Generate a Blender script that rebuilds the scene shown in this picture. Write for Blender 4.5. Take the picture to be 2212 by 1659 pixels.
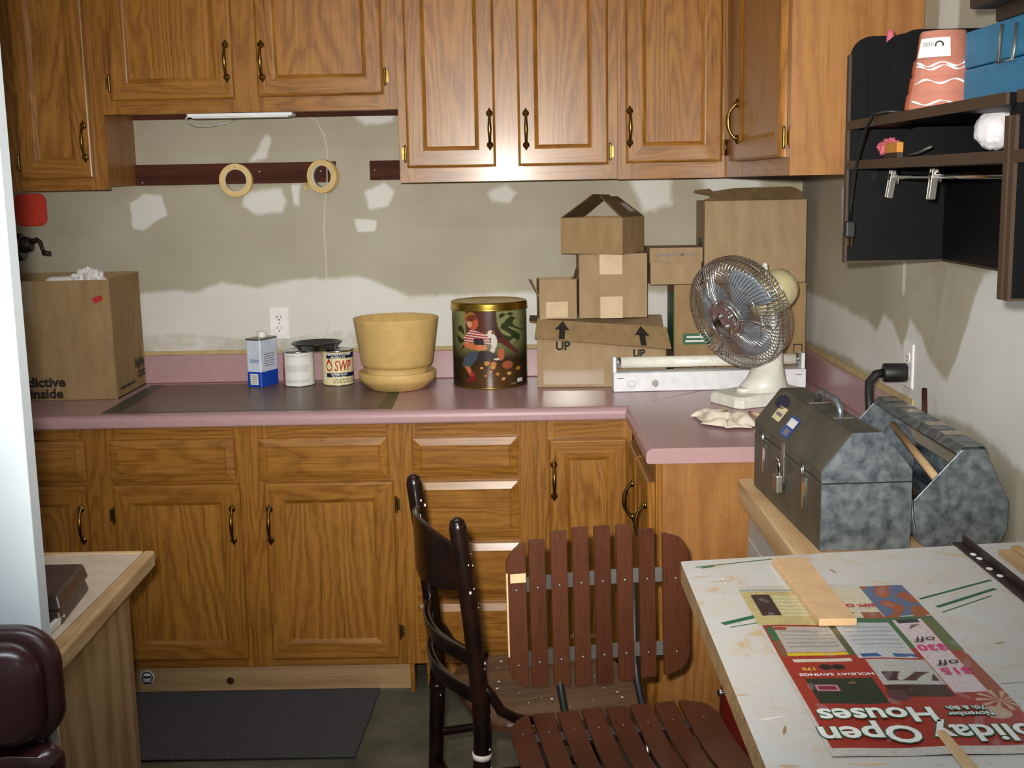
import bpy, bmesh, math, random
import numpy as np
from mathutils import Matrix, Vector, noise
random.seed(7)
for _o in list(bpy.data.objects): bpy.data.objects.remove(_o)
S = bpy.context.scene
COL = S.collection

# ------------------------------------------------------------------ camera
cam_d = bpy.data.cameras.new('camera'); cam = bpy.data.objects.new('camera', cam_d); COL.objects.link(cam)
cam_d.sensor_width = 36.0; cam_d.lens = 36.0*2600/2212; cam_d.clip_start = 0.05
def _cam(pitch=.1646, roll=.019, yaw=-.0033, loc=(0,-4.205,1.584)):
    cy,sy,cp,sp,cr,sr = math.cos(yaw),math.sin(yaw),math.cos(pitch),math.sin(pitch),math.cos(roll),math.sin(roll)
    f = Vector((sy*cp, cy*cp, -sp)); r = Vector((cy,-sy,0)); d = f.cross(r)
    r2 = cr*r+sr*d; d2 = -sr*r+cr*d
    m = Matrix((r2, -d2, -f)).transposed().to_4x4(); m.translation = loc
    return m
cam.matrix_world = _cam(); S.camera = cam

# ------------------------------------------------------------------ light and exposure
W = bpy.data.worlds.new('room_air'); S.world = W; W.use_nodes = True
W.node_tree.nodes['Background'].inputs[0].default_value = (.75,.85,1,1)
W.node_tree.nodes['Background'].inputs[1].default_value = 0.02
fl = bpy.data.lights.new('camera_flash','SPOT'); fl.energy = 650; fl.shadow_soft_size = .022; fl.color = (1,.965,.89)
fl.spot_size = math.radians(65); fl.spot_blend = 1.0
flo = bpy.data.objects.new('camera_flash', fl); COL.objects.link(flo)
flo.location = (-.04,-4.17,1.645); flo.rotation_euler = (math.radians(88),0,math.radians(-2))
CEIL_LIGHT = 15
S.view_settings.view_transform = 'Standard'; S.view_settings.look = 'None'
S.view_settings.gamma = 1; S.view_settings.use_curve_mapping = False
S.view_settings.exposure = -0.4

# ------------------------------------------------------------------ helpers
def lin(c):
    return tuple(((x/255)/12.92 if x/255 <= .04045 else ((x/255+.055)/1.055)**2.4) for x in c)
def L4(c): return (*lin(c),1)
MAT = {}
class NT:
    def __init__(s, name, rough=.5, metal=0, spec=.5):
        s.m = bpy.data.materials.new(name); s.m.use_nodes = True; s.t = s.m.node_tree; s.n = s.t.nodes
        s.b = s.n['Principled BSDF']; s.b.inputs['Roughness'].default_value = rough
        s.b.inputs['Metallic'].default_value = metal; s.b.inputs['Specular IOR Level'].default_value = spec
        MAT[name] = s.m
    def add(s, typ, **kw):
        nd = s.n.new(typ)
        for k,v in kw.items():
            if k in nd.inputs and not hasattr(nd,k): nd.inputs[k].default_value = v
            else: setattr(nd,k,v)
        return nd
    def link(s,a,b): s.t.links.new(a,b)
    def coords(s, scale=(1,1,1), rand=True, kind='Object'):
        tc = s.add('ShaderNodeTexCoord'); mp = s.add('ShaderNodeMapping'); mp.inputs['Scale'].default_value = scale
        if rand:
            oi = s.add('ShaderNodeObjectInfo'); vm = s.add('ShaderNodeVectorMath', operation='SCALE')
            vm.inputs[0].default_value = (7.3,11.1,5.7); s.link(oi.outputs['Random'], vm.inputs['Scale'])
            va = s.add('ShaderNodeVectorMath', operation='ADD'); s.link(tc.outputs[kind], va.inputs[0]); s.link(vm.outputs[0], va.inputs[1])
            s.link(va.outputs[0], mp.inputs['Vector'])
        else: s.link(tc.outputs[kind], mp.inputs['Vector'])
        return mp.outputs[0]
    def noise(s, vec, scale=5, detail=4, rough=.55, dist=0):
        nd = s.add('ShaderNodeTexNoise'); nd.inputs['Scale'].default_value = scale; nd.inputs['Detail'].default_value = detail
        nd.inputs['Roughness'].default_value = rough; nd.inputs['Distortion'].default_value = dist
        s.link(vec, nd.inputs['Vector']); return nd.outputs['Fac']
    def math(s, op, a, b=None, clamp=False):
        nd = s.add('ShaderNodeMath', operation=op, use_clamp=clamp)
        for i,v in enumerate((a,b)):
            if v is None: continue
            if isinstance(v,(int,float)): nd.inputs[i].default_value = v
            else: s.link(v, nd.inputs[i])
        return nd.outputs[0]
    def ramp(s, fac, stops, interp='LINEAR'):
        nd = s.add('ShaderNodeValToRGB'); cr = nd.color_ramp; cr.interpolation = interp
        while len(cr.elements) < len(stops): cr.elements.new(.5)
        for e,(p,c) in zip(cr.elements, stops): e.position = p; e.color = (*c,1) if len(c)==3 else c
        s.link(fac, nd.inputs['Fac']); return nd.outputs['Color']
    def mix(s, fac, a, b, typ='MIX'):
        nd = s.add('ShaderNodeMix', data_type='RGBA', blend_type=typ)
        for sock,v in ((nd.inputs[0],fac),(nd.inputs[6],a),(nd.inputs[7],b)):
            if isinstance(v,(int,float)): sock.default_value = v
            elif isinstance(v,tuple): sock.default_value = (*v,1) if len(v)==3 else v
            else: s.link(v,sock)
        return nd.outputs[2]
    def color(s, c):
        if isinstance(c,tuple): s.b.inputs['Base Color'].default_value = (*c,1)
        else: s.link(c, s.b.inputs['Base Color'])
    def bump(s, h, strength=.2, dist=.002):
        nd = s.add('ShaderNodeBump'); nd.inputs['Strength'].default_value = strength; nd.inputs['Distance'].default_value = dist
        s.link(h, nd.inputs['Height']); s.link(nd.outputs[0], s.b.inputs['Normal'])

def mottled(name, c1, c2, scale=20, rough=.5, metal=0, bump=0, bscale=None, spec=.5, detail=4, stretch=(1,1,1), lo=.3, hi=.7):
    t = NT(name, rough, metal, spec); v = t.coords(stretch)
    f = t.noise(v, scale, detail); t.color(t.ramp(f, [(lo,lin(c1)),(hi,lin(c2))]))
    if bump: t.bump(t.noise(v, bscale or scale*4, 3), bump)
    return t.m
def wood(name, dark, mid, light, axis='Z', rings=9, lo=1.0, rough=.38, fine=1.0, spec=.5, bump=.12, width=5.5):
    t = NT(name, rough, 0, spec)
    sc = {'X':(.55,width,width),'Y':(width,.55,width),'Z':(width,width,.55)}[axis]
    fs = {'X':(2.2,90,90),'Y':(90,2.2,90),'Z':(90,90,2.2)}[axis]
    v = t.coords(sc); big = t.noise(v, lo, 3, .5, .35)
    fine_n = t.noise(t.coords(fs), 1.6, 4, .65)
    jag = t.noise(t.coords(tuple(x*(.32 if x>10 else 9) for x in fs)), 1.0, 3, .6)
    ph = t.math('ADD', t.math('MULTIPLY', big, rings*(2.6 if name.startswith('oak') else 1.7)), t.math('MULTIPLY', jag, .9 if name.startswith('oak') else .3))
    saw = t.math('FRACT', ph)
    tri = t.math('SUBTRACT', 1, t.math('ABSOLUTE', t.math('SUBTRACT', t.math('MULTIPLY', saw, 2), 1.25)), True)
    ring = t.math('POWER', tri, 1.5)
    pore = t.noise(t.coords(tuple(x*(2.6 if x>10 else 2.0) for x in fs)), 1.3, 2, .5)
    pore = t.math('MULTIPLY', t.math('SUBTRACT', pore, .56, True), 1.6)
    tone = t.noise(t.coords((2,2,2)), 1.5, 2)
    f = t.math('ADD', t.math('MULTIPLY', ring, .26 if name.startswith('oak') else .34), t.math('MULTIPLY', fine_n, .55*fine))
    f = t.math('ADD', f, t.math('MULTIPLY', tone, .28)); f = t.math('ADD', f, pore)
    c = t.ramp(f, [(.26,lin(light)),(.60,lin(mid)),(1.0,lin(dark))])
    t.color(c); t.bump(fine_n, bump, .001)
    if name.startswith('oak'): t.b.inputs['Coat Weight'].default_value=.10; t.b.inputs['Coat Roughness'].default_value=.16
    return t.m
def plain(name, c, rough=.5, metal=0, spec=.5): 
    t = NT(name, rough, metal, spec); v = t.coords(); f = t.noise(v, 30, 3)
    a = lin(c); t.color(t.ramp(f, [(.3,tuple(x*.9 for x in a)),(.7,tuple(min(1,x*1.08) for x in a))])); return t.m
def attr_mat(name, rough=.5, spec=.5, grain=.12, gscale=120, metal=0):
    t = NT(name, rough, metal, spec); a = t.add('ShaderNodeVertexColor'); a.layer_name = 'paint'
    n = t.noise(t.coords(rand=False), gscale, 3)
    k = t.math('ADD', t.math('MULTIPLY', n, grain*2), 1-grain)
    t.color(t.mix(1.0, a.outputs['Color'], t.ramp(k,[(0,(0,0,0)),(1,(1,1,1))]), 'MULTIPLY')); return t.m

MB_ALL = []
THING_M = {}
class MB:
    def __init__(s): s.v=[]; s.f=[]; s.mi=[]; s.sm=[]; s.cur=0; s.T=None
    def _add(s, vs, fs, smooth=False):
        b=len(s.v)
        if s.T is not None: vs=[tuple(s.T@Vector(p)) for p in vs]
        s.v += [tuple(p) for p in vs]
        for f in fs: s.f.append(tuple(i+b for i in f)); s.mi.append(s.cur); s.sm.append(smooth)
        return s
    def box(s,x0,x1,y0,y1,z0,z1):
        x0,x1=sorted((x0,x1)); y0,y1=sorted((y0,y1)); z0,z1=sorted((z0,z1))
        return s._add([(x0,y0,z0),(x1,y0,z0),(x1,y1,z0),(x0,y1,z0),(x0,y0,z1),(x1,y0,z1),(x1,y1,z1),(x0,y1,z1)],
            [(0,3,2,1),(4,5,6,7),(0,1,5,4),(1,2,6,5),(2,3,7,6),(3,0,4,7)])
    def hexa(s,p): # 8 points bottom ccw 0-3, top 4-7
        return s._add(p,[(0,3,2,1),(4,5,6,7),(0,1,5,4),(1,2,6,5),(2,3,7,6),(3,0,4,7)])
    def prism(s, poly, axis, a, b, smooth=False):
        # poly: list of 2d points ccw; axis extrude from a to b. axis X: poly=(y,z); Y:(x,z); Z:(x,y)
        def P(p,t): return {'X':(t,p[0],p[1]),'Y':(p[0],t,p[1]),'Z':(p[0],p[1],t)}[axis]
        n=len(poly); vs=[P(p,a) for p in poly]+[P(p,b) for p in poly]
        fs=[tuple(range(n))[::-1], tuple(range(n,2*n))]
        s._add(vs,fs); base=len(s.v)-2*n
        for i in range(n):
            j=(i+1)%n; s.f.append((base+i,base+j,base+n+j,base+n+i)); s.mi.append(s.cur); s.sm.append(smooth)
        return s
    def tube(s, pts, r, n=8, cap=True):
        pts=[Vector(p) for p in pts]; rs=r if isinstance(r,(list,tuple)) else [r]*len(pts)
        vs=[]; fs=[]; up=Vector((0,0,1)); prev=None
        for i,p in enumerate(pts):
            d=(pts[min(i+1,len(pts)-1)]-pts[max(i-1,0)]).normalized()
            if prev is None:
                a=d.cross(up)
                if a.length<.05: a=d.cross(Vector((1,0,0)))
                a.normalize()
            else:
                a=(prev-d*prev.dot(d)).normalized()
            prev=a; b=d.cross(a)
            for k in range(n):
                t=2*math.pi*k/n; vs.append(p+(a*math.cos(t)+b*math.sin(t))*rs[i])
        for i in range(len(pts)-1):
            for k in range(n):
                q=(k+1)%n; fs.append((i*n+k,i*n+q,(i+1)*n+q,(i+1)*n+k))
        s._add(vs,fs,True)
        if cap:
            s._add([vs[k] for k in range(n)],[tuple(range(n))[::-1]]); m=len(vs)-n
            s._add([vs[m+k] for k in range(n)],[tuple(range(n))])
        return s
    def cyl(s,p0,p1,r0,r1=None,n=20): return s.tube([p0,p1],[r0,r0 if r1 is None else r1],n)
    def lathe(s, prof, c=(0,0,0), n=48, smooth=True, axis=None):
        # prof list (r,z); around local z through c
        vs=[];fs=[]; m=len(prof)
        for r,z in prof:
            for k in range(n):
                t=2*math.pi*k/n; vs.append((c[0]+r*math.cos(t),c[1]+r*math.sin(t),c[2]+z))
        for i in range(m-1):
            for k in range(n):
                q=(k+1)%n; fs.append((i*n+k,i*n+q,(i+1)*n+q,(i+1)*n+k))
        closed=prof[0]==prof[-1]
        if prof[0][0]>1e-5 and not closed: fs.append(tuple(range(n))[::-1])
        if prof[-1][0]>1e-5 and not closed: fs.append(tuple(range((m-1)*n,m*n)))
        return s._add(vs,fs,smooth)
    def sphere(s,c,r,n=16,m=10,sc=(1,1,1)):
        prof=[]
        vs=[];fs=[]
        for i in range(m+1):
            a=math.pi*i/m-math.pi/2
            for k in range(n):
                t=2*math.pi*k/n; vs.append((c[0]+sc[0]*r*math.cos(a)*math.cos(t),c[1]+sc[1]*r*math.cos(a)*math.sin(t),c[2]+sc[2]*r*math.sin(a)))
        for i in range(m):
            for k in range(n):
                q=(k+1)%n; fs.append((i*n+k,i*n+q,(i+1)*n+q,(i+1)*n+k))
        return s._add(vs,fs,True)
    def rings(s, loops, close=True, capends=True, smooth=False):
        n=len(loops[0]); vs=[p for l in loops for p in l]; fs=[]
        for i in range(len(loops)-1):
            for k in range(n if close else n-1):
                q=(k+1)%n; fs.append((i*n+k,i*n+q,(i+1)*n+q,(i+1)*n+k))
        s._add(vs,fs,smooth)
        if capends: s._add(loops[0],[tuple(range(n))[::-1]]); s._add(loops[-1],[tuple(range(n))])
        return s
    def mesh(s,name,mats):
        me=bpy.data.meshes.new(name); me.from_pydata(s.v,[],s.f); me.validate(); 
        mats=mats if isinstance(mats,(list,tuple)) else [mats]
        for m in mats: me.materials.append(MAT[m])
        if len(me.polygons)==len(s.f):
            me.polygons.foreach_set('material_index',s.mi); me.polygons.foreach_set('use_smooth',s.sm)
        me.update(); return me
    def build(s,name,mats,parent=None,bevel=0,seg=2,world=True,recalc=True):
        if parent is not None and world:
            inv=THING_M[parent.name].inverted(); s.v=[tuple(inv@Vector(p)) for p in s.v]
        me=s.mesh(name,mats)
        if recalc:
            bm=bmesh.new(); bm.from_mesh(me); bmesh.ops.remove_doubles(bm,verts=bm.verts,dist=1e-6); bmesh.ops.recalc_face_normals(bm,faces=bm.faces); bm.to_mesh(me); bm.free()
        return place(me,name,parent,None,bevel,seg)
def place(me,name,parent=None,local=None,bevel=0,seg=2):
    o=bpy.data.objects.new(name,me); COL.objects.link(o)
    if parent is not None:
        o.parent=parent; THING_M[o.name]=THING_M[parent.name]
    else: THING_M[o.name]=Matrix.Identity(4)
    if local is not None:
        o.matrix_local=local
        THING_M[o.name]=THING_M[o.name]@local
    if bevel:
        b=o.modifiers.new('edge','BEVEL'); b.width=bevel; b.segments=seg; b.limit_method='ANGLE'; b.angle_limit=math.radians(40)
    return o
def tag(o,label,cat,group=None):
    o['label']=label; o['category']=cat
    if group: o['group']=group
    return o
def thing(name,label,cat,loc=(0,0,0),rotz=0,group=None,rot=None):
    o=bpy.data.objects.new(name,None); COL.objects.link(o); o.empty_display_size=.05
    M=Matrix.Translation(loc)@(rot.to_4x4() if rot is not None else Matrix.Rotation(rotz,4,'Z'))
    o.matrix_world=M; THING_M[o.name]=M; return tag(o,label,cat,group)
def struct(name,mb,mats,parent=None,**k):
    o=mb.build(name,mats,parent,**k)
    if parent is None: o['kind']='structure'
    return o
def frame(o,x,y,z=None):
    # matrix with given origin and x,y axes
    x=Vector(x).normalized(); y=Vector(y).normalized(); z=x.cross(y).normalized(); y=z.cross(x)
    m=Matrix((x,y,z)).transposed().to_4x4(); m.translation=o; return m
def text_me(body,size,mat,bold=0,align='CENTER',sx=1.0,wrap=None,shear=0,res=3):
    cu=bpy.data.curves.new('lettering','FONT'); cu.body=body; cu.size=size; cu.align_x=align; cu.align_y='CENTER'; cu.offset=bold; cu.shear=shear
    cu.resolution_u=res
    ob=bpy.data.objects.new('lettering_tmp',cu); me=bpy.data.meshes.new_from_object(ob); bpy.data.objects.remove(ob); bpy.data.curves.remove(cu)
    me.materials.clear(); me.materials.append(MAT[mat])
    for v in me.vertices: v.co.x*=sx
    if wrap:
        for v in me.vertices:
            a=v.co.x/wrap; z=v.co.y; v.co=Vector((wrap*math.sin(a),-wrap*math.cos(a),z))
    me.name='lettering'; return me
def text(parent,body,size,mat,M,bold=0,align='CENTER',sx=1.0,wrap=None,name='lettering',shear=0):
    # M is in world coordinates
    me=text_me(body,size,mat,bold,align,sx,wrap,shear)
    return place(me,name,parent,THING_M[parent.name].inverted()@M)
def rrect(w,h,r,n=6):
    pts=[]
    for cx,cy,a0 in ((w/2-r,h/2-r,0),(-w/2+r,h/2-r,90),(-w/2+r,-h/2+r,180),(w/2-r,-h/2+r,270)):
        for i in range(n+1):
            a=math.radians(a0+90*i/n); pts.append((cx+r*math.cos(a),cy+r*math.sin(a)))
    return pts
def grid_obj(name,nx,ny,fn,mat,parent=None,color=None,smooth=True,world=True):
    us=np.linspace(0,1,nx); vs=np.linspace(0,1,ny); U,V=np.meshgrid(us,vs)
    P=np.array(fn(U,V)).reshape(3,-1).T
    if parent is not None and world:
        inv=np.array(THING_M[parent.name].inverted()); P=P@inv[:3,:3].T+inv[:3,3]
    idx=np.arange(nx*ny).reshape(ny,nx)
    F=np.stack([idx[:-1,:-1],idx[:-1,1:],idx[1:,1:],idx[1:,:-1]],-1).reshape(-1,4)
    me=bpy.data.meshes.new(name); me.from_pydata(P.tolist(),[],F.tolist())
    if color is not None:
        c=np.array(color(U,V)).reshape(-1,3); c4=np.concatenate([c,np.ones((len(c),1))],1).astype(np.float32)
        a=me.attributes.new('paint','FLOAT_COLOR','POINT'); a.data.foreach_set('color',c4.ravel())
    me.polygons.foreach_set('use_smooth',[smooth]*len(me.polygons)); me.materials.append(MAT[mat]); me.update()
    return place(me,name,parent)

# ------------------------------------------------------------------ materials
wood('oak_upright',(86,51,17),(136,88,32),(164,113,48),'Z',rings=10,lo=.9,rough=.33,spec=.32)
wood('oak_level',(86,51,17),(136,88,32),(164,113,48),'X',rings=8,lo=.9,rough=.33,spec=.32)
wood('oak_depth',(86,51,17),(136,88,32),(164,113,48),'Y',rings=8,lo=.9,rough=.33,spec=.32)
wood('oak_panel',(82,49,17),(134,86,32),(166,115,50),'Z',rings=15,lo=.62,rough=.33,width=4.2,fine=.8,spec=.32)
wood('oak_side',(112,70,28),(142,92,42),(162,112,58),'Z',rings=5,lo=.6,rough=.4,fine=.7)
wood('pine',(150,110,66),(196,158,108),(222,190,142),'X',rings=6,lo=.6,rough=.6,fine=.6)
wood('pine_depth',(150,110,66),(188,150,104),(214,182,138),'Y',rings=6,lo=.6,rough=.6,fine=.6)
wood('plywood',(128,92,56),(180,146,104),(206,176,136),'Z',rings=9,lo=.5,rough=.6,width=4)
wood('dark_cleat',(40,18,10),(62,29,18),(80,40,26),'X',rings=5,rough=.75,fine=.7,spec=.2)
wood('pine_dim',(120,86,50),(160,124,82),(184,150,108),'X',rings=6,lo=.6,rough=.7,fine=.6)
wood('slat_wood',(40,18,9),(66,32,17),(84,46,28),'Z',rings=1.1,lo=.7,rough=.3,fine=.6,bump=.05)
wood('seat_wood',(40,24,12),(72,46,24),(98,68,40),'X',rings=6,rough=.4,fine=.7)
mottled('black_enamel',(14,7,5),(40,18,12),14,rough=.22,lo=.4,hi=.8)
mottled('brass',(92,74,38),(150,122,66),40,rough=.3,metal=1)
mottled('laminate',(174,138,140),(179,143,145),60,rough=.28,spec=.55,lo=.35,hi=.65)
mottled('tan_caulk',(172,150,104),(190,168,122),20,rough=.8)
mottled('cardboard',(142,116,80),(160,133,96),30,rough=.85,spec=.2,stretch=(1,1,.3),detail=6)
mottled('cardboard_pale',(154,129,98),(170,145,113),30,rough=.8,spec=.2,stretch=(1,1,.3),detail=6)
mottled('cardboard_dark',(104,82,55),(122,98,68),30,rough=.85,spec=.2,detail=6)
mottled('paper_tape',(198,170,134),(208,182,146),30,rough=.5)
mottled('white_paint',(226,226,222),(238,238,234),8,rough=.5)
mottled('door_white',(214,222,226),(224,232,236),6,rough=.45)
mottled('ceiling_white',(214,214,208),(228,228,222),10,rough=.8)
mottled('galvanised',(88,97,104),(158,168,174),44,rough=.42,metal=.75,detail=6,lo=.32,hi=.72)
mottled('steel_grey',(84,84,74),(108,106,94),10,rough=.5,metal=.55,detail=5)
plain('chrome',(215,215,215),.14,1); plain('dull_metal',(150,146,140),.4,.9)
plain('fixture_white',(232,234,238),.35); plain('tube_white',(240,238,226),.3)
plain('fan_plastic',(228,226,216),.35); plain('fan_motor',(226,214,168),.4)
plain('planter_tan',(206,172,108),.55); plain('black_plastic',(16,16,17),.3); plain('rubber_black',(20,20,20),.5)
plain('white_plastic',(232,230,226),.4); plain('ink_black',(34,28,24),.8); plain('ink_navy',(22,30,66),.5)
plain('ink_red',(176,34,30),.5); plain('ink_green',(38,96,62),.6); plain('ink_white',(232,230,224),.5); plain('ink_pink',(206,52,116),.6)
plain('ink_grey',(120,118,122),.6); plain('ink_yellow',(214,168,52),.6); plain('ink_blue',(40,78,150),.45)
plain('label_cream',(226,214,166),.4); plain('label_white',(222,222,220),.45); plain('can_blue',(24,70,176),.3); plain('can_pale',(206,214,230),.35)
plain('gold_lid',(176,146,60),.28,1); plain('masking_tape',(214,184,122),.6); plain('tape_inner',(200,196,186),.7)
plain('red_cloth',(206,62,40),.85); plain('hutch_edge',(62,44,28),.6); mottled('hutch_black',(7,8,10),(12,13,16),12,rough=.5,spec=.15)
mottled('terracotta',(168,76,46),(186,94,60),12,rough=.7); plain('blue_box',(34,112,150),.45); plain('dark_brown',(48,36,26),.6)
plain('yarn_white',(214,210,214),.85); plain('pink_stuff',(196,96,110),.6); plain('orange_box',(196,130,40),.5); plain('teal_stuff',(120,196,170),.5)
plain('vinyl_brown',(56,28,28),.26); plain('vinyl_trim',(50,20,22),.35); mottled('case_brown',(62,48,42),(80,64,56),16,rough=.35)
plain('particle_board',(206,168,124),.75); mottled('rug_grey',(50,52,60),(88,84,84),160,rough=.95,detail=2)
mottled('rust_steel',(40,26,20),(62,40,30),40,rough=.5,metal=.3); plain('red_metal',(104,24,16),.35)
plain('rag_white',(226,214,194),.9); plain('tissue',(236,234,232),.8); plain('bench_grey',(186,180,170),.7)
plain('paint_chip',(222,214,206),.5); plain('bare_wood',(222,184,140),.7); plain('film_dark',(58,64,56),.4); plain('tape_black',(44,36,26),.35)
mottled('bench_top',(206,184,162),(220,200,178),24,rough=.7)
mottled('mdf_edge',(150,114,70),(186,148,100),40,rough=.8)
t=NT('clear_tape',.12); t.color(lin((196,176,150))); t.b.inputs['Alpha'].default_value=.55
t=NT('film',.34); t.color(lin((140,120,100))); t.b.inputs['Alpha'].default_value=.38
t=NT('blade',.3); t.color(lin((150,165,180))); t.b.inputs['Alpha'].default_value=.55
t=NT('plastic_wrap',.1); t.color(lin((235,225,215))); t.b.inputs['Alpha'].default_value=.14
attr_mat('rag_print',.9,.2,.1,60); attr_mat('newsprint',.32,.5,.18,90); attr_mat('tin_print',.25,.5,.15,120); attr_mat('can_print',.3,.5,.06,200)
# concrete floor
t=NT('concrete',.75); v=t.coords(rand=False); f=t.noise(v,6,6,.6); g=t.noise(v,2,3)
c=t.ramp(f,[(.3,lin((70,72,58))),(.55,lin((98,98,80))),(.75,lin((120,116,100)))]); t.color(t.mix(t.ramp(g,[(.4,(0,0,0)),(.7,(.5,.5,.5))]),c,lin((72,62,46)))); t.bump(f,.2)
# patched drywall: tan primer under white joint compound, mask painted on the wall as an attribute
t=NT('drywall',.75,0,.3); v=t.coords(rand=False); a=t.add('ShaderNodeAttribute',attribute_name='patch')
n=t.noise(v,14,5,.6); n2=t.noise(v,70,4,.6); n3=t.noise(v,3,3)
m_=t.math('ADD',a.outputs['Fac'],t.math('MULTIPLY',t.math('SUBTRACT',n,.5),.55)); m_=t.math('ADD',m_,t.math('MULTIPLY',t.math('SUBTRACT',n2,.5),.18))
mask=t.ramp(m_,[(.36,(0,0,0)),(.64,(1,1,1))])
tan=t.ramp(n3,[(.3,lin((164,156,136))),(.7,lin((178,171,153)))]); wh=t.ramp(n3,[(.3,lin((206,204,196))),(.7,lin((218,216,210)))])
t.color(t.mix(mask,tan,wh)); t.bump(n2,.06)
# paint splashed table top
t=NT('splashed_paint',.45); v=t.coords(rand=False); n=t.noise(v,9,6,.65,.6); n2=t.noise(t.coords((3,14,1),False),3,5,.6,.5); n3=t.noise(v,60,3)
c=t.ramp(n,[(.34,lin((196,170,132))),(.42,lin((200,192,182))),(.6,lin((200,197,193)))])
c=t.mix(t.ramp(n2,[(.66,(0,0,0)),(.72,(.8,.8,.8))]),c,lin((186,148,96)))
c=t.mix(t.ramp(n3,[(.62,(0,0,0)),(.7,(.35,.35,.35))]),c,lin((170,150,140))); t.color(c); t.bump(n,.15)
# ------------------------------------------------------------------ room shell
XR=1.0; XL=-1.75
def sd_poly_soft(px,pz,poly,soft):
    # signed distance (positive inside) to polygon, numpy
    d=np.full(px.shape,1e9); inside=np.zeros(px.shape,bool); n=len(poly)
    for i in range(n):
        ax,az=poly[i]; bx,bz=poly[(i+1)%n]; ex,ez=bx-ax,bz-az
        t=np.clip(((px-ax)*ex+(pz-az)*ez)/(ex*ex+ez*ez),0,1)
        d=np.minimum(d,np.hypot(px-ax-t*ex,pz-az-t*ez))
        c=((az>pz)!=(bz>pz))&(px<(bx-ax)*(pz-az)/(bz-az+1e-12)+ax); inside^=c
    return np.clip(.5+np.where(inside,d,-d)/soft,0,1)
def patched_wall(name,fn,nx,ny,mask):
    us=np.linspace(0,1,nx); vs=np.linspace(0,1,ny); U,V=np.meshgrid(us,vs); P=np.array(fn(U,V)).reshape(3,-1).T
    idx=np.arange(nx*ny).reshape(ny,nx); F=np.stack([idx[:-1,:-1],idx[:-1,1:],idx[1:,1:],idx[1:,:-1]],-1).reshape(-1,4)
    me=bpy.data.meshes.new(name); me.from_pydata(P.tolist(),[],F.tolist())
    a=me.attributes.new('patch','FLOAT','POINT'); a.data.foreach_set('value',mask(P).astype(np.float32).ravel())
    me.materials.append(MAT['drywall']); me.update(); o=place(me,name); o['kind']='structure'; return o
def back_mask(P):
    x,z=P[:,0],P[:,2]
    bx=[-1.75,-1.4,-1.27,-1.1,-1.02,-.9,-.82,-.7,-.56,-.46,-.37,-.18,.1,.5,1.0]; bz=[1.2,1.22,1.236,1.235,1.265,1.24,1.262,1.27,1.275,1.25,1.204,1.205,1.21,1.2,1.2]
    m=np.clip(.5+(np.interp(x,bx,bz)-z)/.06,0,1)
    m=np.minimum(m,1-.45*np.clip(.5+(1.085+.015*np.sin(x*9)-z)/.02,0,1)*(x<-.55))
    for poly,s in [([(-1.325,1.545),(-1.27,1.575),(-1.21,1.57),(-1.195,1.50),(-1.28,1.45),(-1.32,1.455)],.03),
        ([(-.925,1.575),(-.80,1.585),(-.775,1.54),(-.80,1.50),(-.89,1.495),(-.935,1.53)],.05),
        ([(-.765,1.60),(-.73,1.60),(-.735,1.52),(-.76,1.53)],.03),
        ([(-.51,1.57),(-.44,1.6),(-.405,1.57),(-.43,1.515),(-.50,1.505)],.04),([(-.55,1.475),(-.47,1.47),(-.475,1.43),(-.54,1.43)],.02),
        ([(-.09,1.56),(-.02,1.58),(.02,1.555),(-.01,1.52),(-.07,1.525)],.05),([(-.90,1.675),(-.84,1.77),(-.82,1.755),(-.84,1.685)],.04),
        ([(-.55,1.83),(-.40,1.84),(-.40,1.80),(-.5,1.79)],.05),([(.40,1.60),(.55,1.6),(.55,1.5),(.45,1.48)],.06),([(.62,1.62),(.86,1.62),(.86,1.5),(.7,1.5)],.08)]:
        m=np.maximum(m,.92*sd_poly_soft(x,z,poly,s))
    return m
def right_mask(P):
    y,z=P[:,1],P[:,2]
    by=[-3.2,-2.2,-1.75,-1.62,-1.52,-1.45,-1.38,-1.3,-1.26,-1.18,-1.12,-1.03,-.96,-.9,-.8,-.6,-.44,-.2,0]
    bz=[1.6,1.5,1.42,1.36,1.2,1.11,1.13,1.16,1.2,1.225,1.15,1.20,1.22,1.165,1.185,1.19,1.20,1.2,1.2]
    m=np.clip(.5+(np.interp(y,by,bz)-z)/.07,0,1)
    # bare strip above the backsplash and behind the metal tote
    lo=np.interp(y,[-2.4,-1.9,-1.6,-1.35,-1.2,-.9,-.6,-.2,0],[.95,1.0,1.04,1.02,1.0,1.04,1.05,1.04,1.03])
    m=np.minimum(m,np.clip(.5+(z-lo)/.06,0,1))
    for poly,s in [([(-.50,1.55),(-.57,1.58),(-.58,1.48),(-.52,1.42)],.05),([(-1.10,1.40),(-1.13,1.40),(-1.125,1.28),(-1.105,1.28)],.02),([(-1.3,2.1),(-1.45,2.1),(-1.42,1.8),(-1.3,1.8)],.05)]:
        m=np.maximum(m,.9*sd_poly_soft(y,z,poly,s))
    return m
patched_wall('wall_back',lambda u,v:(XL+u*(XR-XL),0*u,v*2.42),300,264,back_mask)
patched_wall('wall_right',lambda u,v:(0*u+XR,-5.2*u,v*2.42),420,196,right_mask)
struct('wall_left',MB().box(XL-.08,XL,-5.2,0,0,2.42),'white_paint')
struct('wall_front',MB().box(XL-.08,XR+.08,-5.28,-5.2,0,2.42),'white_paint')
struct('ceiling',MB().box(XL-.08,XR+.08,-5.28,.08,2.42,2.5),'ceiling_white')
struct('floor',MB().box(XL-.08,XR+.08,-5.28,.08,-.06,0),'concrete')
struct('wall_partition',MB().box(XL,-1.42,-2.635,-2.6,0,2.42),'white_paint')
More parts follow.
